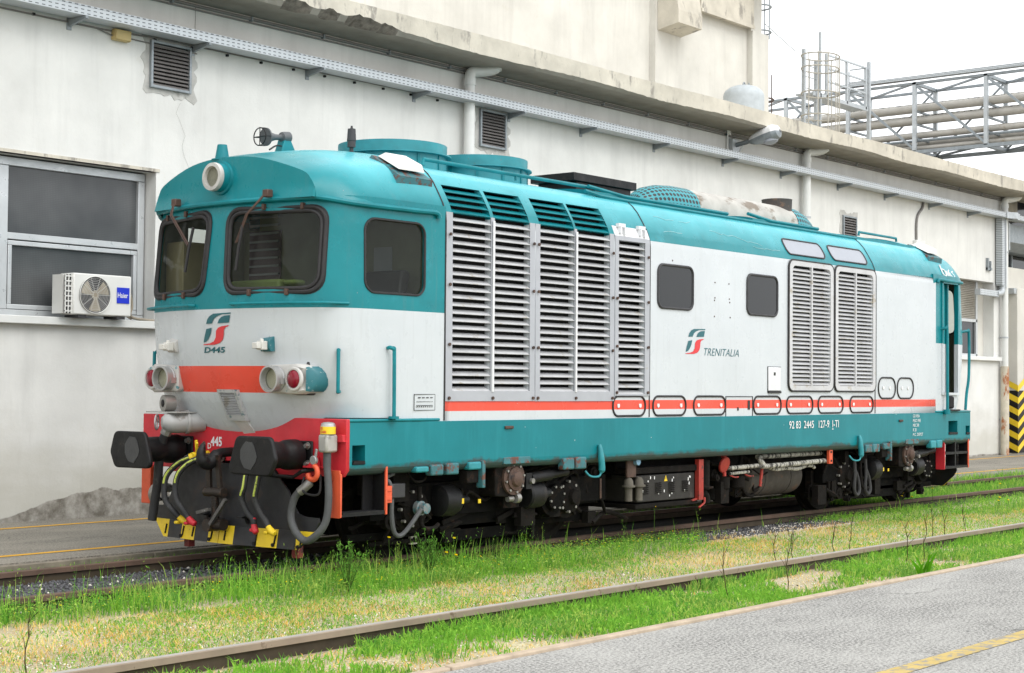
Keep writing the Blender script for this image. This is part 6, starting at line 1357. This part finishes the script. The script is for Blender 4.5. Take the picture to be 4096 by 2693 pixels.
q = MB(); q.cyl((6.52, -1.24, .74), (6.52, -1.275, .73), .10, n=24); q.build('red_filler_cap', M['darkred'], loco, bevel=.01)
q = MB(); q.box(6.49, 6.55, -1.27, -1.23, .82, .86).box(6.50, 6.54, -1.275, -1.25, .60, .65); q.build('cap_latch', M['darkred'], loco, smooth=0)
for x in (6.72, 7.07): MB().lathe((x, -1.10, .42), (0, 0, 1), [(0, .06), (.02, .095), (.16, .10), (.17, .08), (.22, .07), (.24, .01)], 20).build('air_filter', M['grime2'], loco, smooth=35); MB().tube(smoothpath([(x+.02, -1.2, .60), (x+.08, -1.23, .575), (x+.17, -1.23, .575)], 4), .010, 6).build('red_lever', M['darkred'], loco)
MB().bar((7.42, -1.25, .67), (7.38, -1.25, .44), .04, .02).build('red_lever', M['darkred'], loco)
P1 = smoothpath([(9.0, -1.30, .715), (7.45, -1.30, .69), (7.36, -1.30, .72), (7.32, -1.28, .77), (7.38, -1.24, .80), (7.5, -1.22, .805), (9.0, -1.2, .81)], 5)
MB().tube(P1, .032, 10).tube([(6.62, -1.26, .69), (7.3, -1.26, .70)], .028, 10).build('white_pipe', M['lagging'], loco)
MB().tube(smoothpath([(7.6, -1.24, .67), (7.75, -1.26, .64), (8.0, -1.26, .645), (8.2, -1.26, .63), (8.35, -1.25, .63), (8.5, -1.25, .655), (8.65, -1.25, .66), (8.75, -1.25, .63)], 5), .024, 8).tube([(7.7, -1.22, .67), (8.75, -1.22, .685)], .022, 8).tube([(6.7, -1.22, .62), (7.15, -1.22, .63)], .02, 8).build('white_pipe', M['lagging'], loco)
q = MB(); q.lathe((7.45, -.80, .52), (1, 0, 0), [(0, .05), (.03, .18), (.08, .24), (.14, .25), (1.30, .25), (1.36, .24), (1.42, .17), (1.44, .02)], 32)
for x in (7.85, 8.5): q.lathe((x, -.80, .52), (1, 0, 0), [(0, .256), (.05, .256)], 32)
q.build('air_reservoir', pm('reservoir_brown', (.06, .052, .045), .75, var=.3, c2=(.10, .06, .04), amt=.56, s2=4, bmp=.2), loco, smooth=35)
q = MB(); q.box(8.94, 9.03, -1.37, -1.33, .675, .855); tg = q.build('red_tag_plate', M['orange'], loco, bevel=.004)
MB().box(8.965, 9.005, -1.373, -1.36, .815, .84).cyl((8.985, -1.37, .715), (8.985, -1.38, .715), .014, n=8).build('tag_hole', M['dark'], tg, smooth=0)
bx('cross_members', 'grime', [(3.4, 9.6, -.9, .9, .62, .845), (4.5, 9.3, -1.1, -.9, .70, .845), (6.0, 7.3, -.9, .6, .36, .62), (4.6, 6.0, .3, 1.2, .35, .7)], bevel=0)
for x in (9.83, 10.15):
    MB().tube(smoothpath([(x, -1.27, .70), (x, -1.28, .50), (x-.02, -1.28, .30), (x+.05, -1.28, .22), (x+.13, -1.28, .28), (x+.12, -1.26, .45), (x+.04, -1.24, .60)], 6), .024, 8).build('brake_pipe_loop', M['hose'], loco)
MB().tube(smoothpath([(11.9, -.98, .16), (12.15, -1.0, .155), (12.3, -1.0, .19), (12.33, -.98, .25)], 4), .018, 6).box(12.05, 12.09, -1.0, -.96, .06, .26).box(12.36, 12.46, -1.05, -.98, .10, .28).build('rail_guard', M['grime'], loco)
DR = pm('dark_red_paint', (.22, .03, .025), .6, c2=(.05, .02, .02), amt=.55); MB().box(.0, .07, -.80, -.72, .08, .30).build('rail_guard', DR, loco, bevel=.004); MB().box(.0, .07, .72, .80, .08, .30).build('rail_guard', DR, loco, bevel=.004)
bx('far_step', 'orange', [(-.05, .05, 1.27, 1.41, .47, .84)]); bx('far_step_tread', 'black', [(.05, .5, 1.26, 1.41, .49, .52), (.5, .52, 1.26, 1.41, .49, .9)])
MB().tube(smoothpath([(.1, 1.15, .62), (-.06, 1.16, .64), (-.1, 1.17, .56), (-.04, 1.18, .50)], 4), .045, 8).build('drain_elbow', M['steel'], loco)
b = MB()
for x in (.4, .9): pass

# greasy pipework, levers and brackets that fill the gaps between the bigger items
def pipework(x0, x1, n, seed, zlo=.16, zhi=.82):
    r = random.Random(seed); q = MB()
    for i in range(n):
        x, y, z = r.uniform(x0, x1), r.uniform(-1.17, -.9), r.uniform(zlo, zhi); k = r.random()
        if k < .45:
            p = [(x, y, z)]
            for j in range(r.randint(2, 4)): p.append((p[-1][0]+r.uniform(-.25, .35), y+r.uniform(-.03, .03), min(zhi, max(zlo, p[-1][2]+r.uniform(-.22, .22)))))
            q.tube(smoothpath(p, 4), r.uniform(.010, .026), 7)
        elif k < .75: w, h = r.uniform(.03, .14), r.uniform(.04, .18); q.box(x-w, x+w, y-.05, y+.04, max(zlo-.04, z-h), min(.84, z+h))
        elif k < .9: rr_ = r.uniform(.03, .08); q.cyl((x, y-.05, z), (x, y+.03, z), rr_, n=12).cyl((x, y-.065, z), (x, y-.05, z), rr_*.5, n=8)
        else: q.bar((x-.2, y, z), (x+.2, y, z+r.uniform(-.15, .15)), .02, .05)
    return q.build('pipework', M['grime2'], loco, smooth=35)
for a_ in ((.5, 1.9, 34, 3), (2.5, 4.2, 40, 4), (5.9, 7.4, 26, 6, .30), (9.0, 11.0, 44, 7), (11.4, 12.5, 26, 8)): pipework(*a_)
for sx_ in (2.36, 11.28):
    q = MB()
    for dx in (-.62, -.44, .46, .62):
        h_ = [(sx_+dx+.075*math.cos(a*.7), -1.02+.075*math.sin(a*.7), .42+.0042*a) for a in range(62)]; q.tube(h_, .016, 6)
    q.build_each('coil_spring', M['grime2'], loco)
# ------------------------------------------------------------------ vegetation and loose stones
RG = np.random.default_rng(7)
GZ = -.132
def vnoise(x, y, s, seed=0):
    r = np.random.default_rng(seed); T = r.random((64, 64)); X, Y = x*s+100, y*s+100
    i, j = np.floor(X).astype(int), np.floor(Y).astype(int); u, v = X-i, Y-j; u, v = u*u*(3-2*u), v*v*(3-2*v)
    g = lambda a, b: T[a % 64, b % 64]
    return (g(i, j)*(1-u)+g(i+1, j)*u)*(1-v)+(g(i, j+1)*(1-u)+g(i+1, j+1)*u)*v
def trimesh(name, V, F, MI, mats, label, cat):
    me = bpy.data.meshes.new(name); me.vertices.add(len(V)); me.vertices.foreach_set('co', V.astype(np.float32).ravel())
    me.loops.add(len(F)*3); me.loops.foreach_set('vertex_index', F.astype(np.int32).ravel())
    me.polygons.add(len(F)); me.polygons.foreach_set('loop_start', np.arange(0, len(F)*3, 3, dtype=np.int32))
    me.polygons.foreach_set('material_index', MI.astype(np.int32)); me.update(); me.validate()
    for m in mats: me.materials.append(m)
    o = bpy.data.objects.new(name, me); COL.objects.link(o); tag(o, label, cat, None, 'stuff'); return o
def scatter(n, x0, x1, y0, y1, dens):
    x = RG.uniform(x0, x1, n); y = RG.uniform(y0, y1, n)
    d = np.hypot(x-CAMP[0], y-CAMP[1]); k = RG.random(n) < dens(x, y)*np.minimum(1, (11/d)**1.1)
    return x[k], y[k]
def pick(x, y, n, nm):
    # neighbouring plants share a hue: the verge is made of patches of different weeds
    x, y = np.broadcast_to(x, n), np.broadcast_to(y, n)
    return np.clip(((vnoise(x, y, 2.6, 77)*.75+vnoise(x, y, 9, 78)*.25)*1.5-.25+RG.normal(0, .16, n))*nm, 0, nm-1).astype(int)
def blades(x, y, h, w, lean, nm, z=GZ):
    n = len(x); a = RG.uniform(0, 2*np.pi, n); b = RG.uniform(0, 2*np.pi, n); dx, dy = np.cos(a)*w, np.sin(a)*w
    lx, ly = np.cos(b)*lean*h, np.sin(b)*lean*h; V = np.zeros((n, 5, 3)); z0 = np.full(n, z)
    V[:, 0] = np.c_[x-dx, y-dy, z0]; V[:, 1] = np.c_[x+dx, y+dy, z0]
    V[:, 2] = np.c_[x+lx*.35-dx*.8, y+ly*.35-dy*.8, z0+h*.6]; V[:, 3] = np.c_[x+lx*.35+dx*.8, y+ly*.35+dy*.8, z0+h*.6]
    V[:, 4] = np.c_[x+lx, y+ly, z0+h*np.sqrt(np.maximum(.2, 1-.5*lean**2))]
    o = np.arange(n)[:, None, None]*5; F = (np.array([[0, 1, 2], [1, 3, 2], [2, 3, 4]])[None]+o).reshape(-1, 3)
    return V.reshape(-1, 3), F, np.repeat(pick(x, y, n, nm), 3)
def leaves(x, y, zz, s, nm, tilt=.9, asp=.6):
    n = len(x); a = RG.uniform(0, 2*np.pi, n); t = RG.normal(0, tilt, n)*.6
    u = np.c_[np.cos(a)*np.cos(t), np.sin(a)*np.cos(t), np.sin(t)]; v = np.c_[-np.sin(a), np.cos(a), RG.normal(0, .4, n)]
    c = np.c_[x, y, zz]; s = s[:, None]; V = np.zeros((n, 4, 3)); V[:, 0] = c-u*s; V[:, 1] = c+v*s*asp; V[:, 2] = c+u*s; V[:, 3] = c-v*s*asp
    o = np.arange(n)[:, None, None]*4; F = (np.array([[0, 1, 2], [0, 2, 3]])[None]+o).reshape(-1, 3)
    return V.reshape(-1, 3), F, np.repeat(pick(x, y, n, nm), 2)
def join(parts):
    V = []; F = []; Mi = []; o = 0
    for v, f, m in parts: V.append(v); F.append(f+o); Mi.append(m); o += len(v)
    return np.concatenate(V), np.concatenate(F), np.concatenate(Mi)
sm = lambda t: np.clip(t, 0, 1)
def edgeA(x): return np.interp(x, [-5, -3.3, -2.1, -.5, 2.2, 5, 6.2, 7.2, 8.8, 10, 13, 30], [-1.0, -1.25, -1.7, -1.9, -2.1, -1.85, -1.5, -1.25, -1.35, -1.8, -2.3, -2.4])
def densA(x, y):
    e = edgeA(x)+.45*(vnoise(x, y, 1.3, 1)-.5)+.3*(vnoise(x, y, 4, 2)-.5)
    d = sm((y-e)/.25)*sm((-.84-y)/.05)
    bare = np.exp(-((x-7.6)/1.7)**4)*sm((y+1.5)/.25); d = d*(1-.97*sm(bare)); d = d*np.where(x > 9.5, .55+.45*vnoise(x, y, .9, 3), 1)
    return d*(.42+.58*sm(vnoise(x, y, 3.4, 5)*1.5-.1))
P = []
x, y = scatter(95000, -5, 24, -2.9, -.83, densA); n = len(x)
P.append(blades(x, y, RG.uniform(.04, .15, n)*np.where(x < 3, 1.25, .85)*(.45+1.1*vnoise(x, y, 2.4, 88)), RG.uniform(.0025, .005, n), RG.uniform(.1, .9, n), 5))
x, y = scatter(190000, -5, 24, -2.9, -.83, densA); n = len(x); P.append(leaves(x, y, GZ+RG.uniform(.01, .12, n)*np.where(x < 5.6, 1.1, .7), RG.uniform(.007, .016, n), 5, .6))
# taller wisps near the rail at the front of the locomotive
tall = lambda x, y: densA(x, y)*np.where(x < 2.8, 1, .12)*sm((y+1.75)/.5)
x, y = scatter(5200, -4.5, 14, -1.9, -.86, tall); n = len(x); P.append(blades(x, y, RG.uniform(.16, .34, n), RG.uniform(.0022, .004, n), RG.uniform(.05, .6, n), 5))
# weedy stems with side leaves
x, y = scatter(420, -4.5, 6, -1.7, -.9, tall)
for px, py_ in zip(x, y):
    h = RG.uniform(.2, .42); k = RG.integers(9, 17); t = np.linspace(.25, 1, k); lx, ly = RG.normal(0, .12, 2)*h
    P.append(blades(np.array([px]), np.array([py_]), np.array([h]), np.array([.003]), np.array([.12]), 5))
    P.append(leaves(px+lx*t*.3+RG.normal(0, .016, k), py_+ly*t*.3+RG.normal(0, .016, k), GZ+h*t, RG.uniform(.008, .02, k), 5, 1.5, .22))
# strip between the foreground rail and the platform
def densB(x, y): return sm((vnoise(x, y, 1.1, 11)*.55+vnoise(x, y, 4.2, 12)*.45-.36)/.22)*np.where(y > -3.78, 0, 1)
x, y = scatter(90000, -4.5, 24, -5.20, -3.78, densB); n = len(x)
P.append(blades(x, y, RG.uniform(.035, .11, n)*np.where(y < -5.05, .7, 1), RG.uniform(.003, .0065, n), RG.uniform(.1, .95, n), 5))
x, y = scatter(60000, -4.5, 24, -5.22, -3.78, densB); n = len(x); P.append(leaves(x, y, GZ+RG.uniform(.01, .07, n), RG.uniform(.008, .022, n), 5, 1.0, .45))
x, y = scatter(16000, -1.5, 24, -3.86, -3.755, lambda x, y: sm(vnoise(x, y, 2.2, 91)*2.2-.45)); n = len(x); P.append(blades(x, y, RG.uniform(.06, .135, n), RG.uniform(.003, .006, n), RG.uniform(.1, .8, n), 5))
# sparse green in the straw, tufts along the rail, far verge and the track beyond the locomotive
def densC(x, y): return .16+.25*sm((vnoise(x, y, 1.8, 21)-.42)*3)+.45*sm((vnoise(x, y, .7, 22)-.55)*5)+np.where(x > 5, .22, 0)+.5*sm((y-edgeA(x)+.45)/.45)
x, y = scatter(110000, -5, 24, -3.62, -1.6, densC); n = len(x); P.append(blades(x, y, RG.uniform(.015, .055, n), RG.uniform(.002, .004, n), RG.uniform(.2, 1.5, n), 5))
x, y = scatter(90000, -5, 24, -3.62, -1.6, densC); n = len(x); P.append(leaves(x, y, GZ+RG.uniform(.005, .035, n), RG.uniform(.006, .014, n), 5))
def densD(x, y): return np.where(x > 12.2, .9, .0)*(.5+.5*vnoise(x, y, 1.2, 31))
x, y = scatter(90000, 12, 32, -.72, 1.2, densD); n = len(x); P.append(blades(x, y, RG.uniform(.06, .16, n)*np.where(y > .8, 1.8, 1), RG.uniform(.004, .008, n), RG.uniform(.1, .8, n), 5))
def densE(x, y): return .35+.65*sm((vnoise(x, y, 1.5, 41)-.4)*3)
x, y = scatter(40000, -4, 14, .80, 1.24, densE); n = len(x); P.append(blades(x, y, RG.uniform(.03, .12, n), RG.uniform(.003, .006, n), RG.uniform(.1, .9, n), 5))
x, y = scatter(34000, -4, 14, .80, 1.24, densE); n = len(x); P.append(leaves(x, y, GZ+RG.uniform(.01, .08, n), RG.uniform(.008, .018, n), 5))
x, y = scatter(500, -4.2, .8, -.7, .7, lambda x, y: .25*np.ones_like(x)); n = len(x); P.append(blades(x, y, RG.uniform(.05, .2, n), RG.uniform(.003, .005, n), RG.uniform(.1, .8, n), 5))
V, F, MI = join(P); trimesh('green_grass', V, F, MI, GREENS, 'bright green weeds and grass along both tracks', 'grass')
# dry straw
Q = []
def densS(x, y): return (.10+.90*sm((vnoise(x, y, 1.3, 51)*.5+vnoise(x, y, 5, 53)*.5-.33)*3))*sm((edgeA(x)+.35-y)/.3)
x, y = scatter(110000, -5.2, 26, -3.64, -1.2, densS); n = len(x); Q.append(blades(x, y, RG.uniform(.015, .065, n)*(.5+1.0*vnoise(x, y, 2.7, 52)), RG.uniform(.0016, .0032, n), RG.uniform(.3, 1.7, n), 3))
x, y = scatter(26000, -4.5, 24, -5.22, -3.78, lambda x, y: .35+.6*sm((.5-vnoise(x, y, 1.1, 11))*4)); n = len(x); Q.append(blades(x, y, RG.uniform(.01, .05, n), RG.uniform(.0018, .0035, n), RG.uniform(.6, 1.9, n), 3))
V, F, MI = join(Q); trimesh('dry_grass', V, F, MI, STRAW, 'dry straw coloured grass in the strip between the tracks', 'dry grass')
# tiny yellow flecks of clover flowers
x, y = scatter(1500, -4, 6, -2.2, -.9, densA); n = len(x); V, F, MI = leaves(x, y, GZ+RG.uniform(.08, .15, n), RG.uniform(.005, .009, n), 1, .6, .9)
trimesh('clover_flowers', V, F, MI, [PETAL], 'tiny yellow clover flowers sprinkled over the green weeds', 'flowers')
# stones: dark ballast between the rails, pale gravel in the straw
def stones(n, x0, x1, y0, y1, s0, s1, dens, z):
    x, y = scatter(n, x0, x1, y0, y1, dens); n = len(x); s = RG.uniform(s0, s1, n)
    base = np.array([[1, 0, 0], [-1, 0, 0], [0, 1, 0], [0, -1, 0], [0, 0, .7], [0, 0, -.7]])[None]*RG.uniform(.6, 1.2, (n, 6, 1)); a = RG.uniform(0, 6.28, n)
    c, q = np.cos(a)[:, None], np.sin(a)[:, None]; V = np.stack([base[:, :, 0]*c-base[:, :, 1]*q*.7, base[:, :, 0]*q+base[:, :, 1]*c*.7, base[:, :, 2]], 2)*s[:, None, None]
    V += np.stack([x, y, np.full(n, z)+s*.25], 1)[:, None]
    F = (np.array([[0, 2, 4], [2, 1, 4], [1, 3, 4], [3, 0, 4], [2, 0, 5], [1, 2, 5], [3, 1, 5], [0, 3, 5]])[None]+np.arange(n)[:, None, None]*6).reshape(-1, 3)
    return V.reshape(-1, 3), F, np.repeat((RG.random(n) < .025).astype(int), 8)
one = lambda x, y: np.ones_like(x)
S = [stones(16000, -5, 3, -.9, 1.05, .010, .028, one, -.128), stones(4200, 5.4, 9.6, -1.42, -.8, .008, .024, one, -.128)]
V, F, MI = join(S); trimesh('ballast_stones', V, F, MI, [M['stone_d'], M['stone_l']], 'dark grey ballast stones between the rails in front of the locomotive', 'ballast')
def densG(x, y): return sm((vnoise(x, y, .9, 61)*.5+vnoise(x, y, 3, 62)*.5-.40)*4)*sm((edgeA(x)+.0-y)/.7)
S = [stones(20000, -5.2, 22, -3.62, -1.3, .006, .017, densG, GZ), stones(1800, 6.5, 9.5, -1.5, -.9, .01, .02, one, GZ), stones(3500, -4, 14, -5.2, -3.8, .006, .014, one, GZ)]
V, F, MI = join(S); MI = 1-MI; trimesh('gravel', V, F, MI, [M['stone_d'], M['stone_l']], 'pale gravel showing through the straw beside the foreground rail', 'gravel')
# individual plants
FL = 'small yellow flower on a thin stalk in the weeds beside the locomotive track'
for k, (fx_, fy, h) in enumerate(((1.75, -1.15, .30), (2.45, -1.02, .42), (2.52, -1.0, .40), (2.60, -.98, .45), (1.40, -1.35, .20), (1.52, -1.38, .17), (.9, -1.1, .36), (5.05, -1.25, .44), (11.9, -.95, .22), (12.2, -.85, .25), (12.25, -.98, .2), (13.1, -.9, .28), (13.2, -1.9, .14), (13.6, -1.75, .16), (13.75, -1.85, .12), (16.4, -.6, .2), (19.2, -.2, .2), (15.6, -4.0, .14))):
    t = thing('yellow_flower', FL, 'flower', (fx_, fy, GZ), 'yellow flowers in the weeds')
    lx = RG.normal(0, .03)
    MB().tube([(fx_, fy, GZ), (fx_+lx*.4, fy, GZ+h*.5), (fx_+lx, fy, GZ+h)], .0032, 5).build('stalk', STALK, t)
    q = MB(); r = .017
    q.lathe((fx_+lx, fy, GZ+h), (0, -.25, 1), [(0, .004), (.004, r), (.010, r*.95), (.014, r*.4), (.015, .001)], 10); q.build('flower_head', PETAL, t, smooth=30)
DS = 'thin dark leggy weed stalk standing in the grass by the foreground rail'
for fx_, fy in ((3.85, -3.55), (4.0, -3.6), (5.05, -3.5), (5.2, -3.6), (7.35, -3.5), (7.5, -3.6), (8.3, -3.55), (1.55, -4.4), (2.35, -4.5), (5.3, -4.2), (5.5, -4.3), (9.6, -4.3), (10.7, -4.2), (-4.3, -3.0)):
    t = thing('weed_stalk', DS, 'weed', (fx_, fy, GZ), 'dark weed stalks'); h = RG.uniform(.38, .58); q = MB()
    p = [Vector((fx_, fy, GZ))]
    for i in range(5): p.append(p[-1]+Vector((RG.normal(0, .018), RG.normal(0, .018), h/5)))
    q.tube(p, .004, 5, radii=[.005, .0045, .004, .0035, .003, .002])
    for i in (2, 3, 4):
        for s in range(2): e = p[i]+Vector((RG.normal(0, .05), RG.normal(0, .03), RG.uniform(.06, .13))); q.tube([p[i], (p[i]+e)/2+Vector((0, 0, .01)), e], .002, 4)
    q.build('stem', DRYSTALK, t)
t = thing('dock_plant', 'clump of broad upright green leaves beside the platform kerb', 'plant', (3.9, -5.05, GZ))
DOCK = leaf('dock_leaf', (.09, .30, .012), .4)
for i in range(9):
    a = RG.uniform(0, 6.28); l = RG.uniform(.24, .38); ln = RG.uniform(.15, .5); w = .017; d = Vector((math.cos(a), math.sin(a), 0)); s = Vector((.93, -.36, 0))*(1 if i % 2 else .8); o = Vector((3.9+RG.normal(0, .045), -5.05+RG.normal(0, .03), GZ))
    L_ = [o+d*ln*l*t_*t_+Vector((0, 0, l*t_*(1-.15*t_))) for t_ in (0, .3, .6, .85, 1)]; ws = (.010, w, w*1.15, w*.8, .002); vs = []
    for p, w_ in zip(L_, ws): vs += [p-s*w_, p+s*w_]
    MB().add(vs, [(2*j, 2*j+1, 2*j+3, 2*j+2) for j in range(4)]).build('leaf', DOCK, t)
for fx_, fy, lbl in ((-.3, -1.75, 'big bushy green weed in the verge in front of the locomotive'), (.95, -1.55, 'loose bushy weed with thin stems just right of the big one')):
    t = thing('bushy_weed', lbl, 'weed', (fx_, fy, GZ)); q = MB()
    tips = []
    for i in range(26):
        a = RG.uniform(0, 6.28); h = RG.uniform(.25, .46); o = Vector((fx_, fy, GZ)); e = o+Vector((math.cos(a)*.22*RG.random(), math.sin(a)*.18*RG.random(), h)); mdl = (o+e)/2+Vector((0, 0, .03)); q.tube([o, mdl, e], .0028, 4); tips += [(o*(1-u_)+e*u_) for u_ in (.45, .6, .75, .9, 1)]
    q.build('stem', STALK, t)
    T = np.array([tuple(p) for p in tips]*3)+RG.normal(0, .012, (len(tips)*3, 3)); V, F, MI = leaves(T[:, 0], T[:, 1], T[:, 2], RG.uniform(.010, .026, len(T)), 3, 1.5, .22)
    lo = trimesh('foliage', V-np.array([fx_, fy, GZ]), F, MI, [GREENS[0], GREENS[2], GREENS[4]], None, None); del lo['kind']; lo.parent = t
t = thing('pink_litter', 'scrap of crumpled pink and white wrapper by the far rail at left', 'litter', (-1.45, .93, -.1))
q = MB(); q.prism([(-1.50, -.10), (-1.42, -.12), (-1.40, -.07), (-1.45, -.045), (-1.48, -.06)], 'y', .92, .96); q.build('wrapper', simple('pink_wrapper', (.7, .25, .45), .5), t, smooth=0)
b = MB()
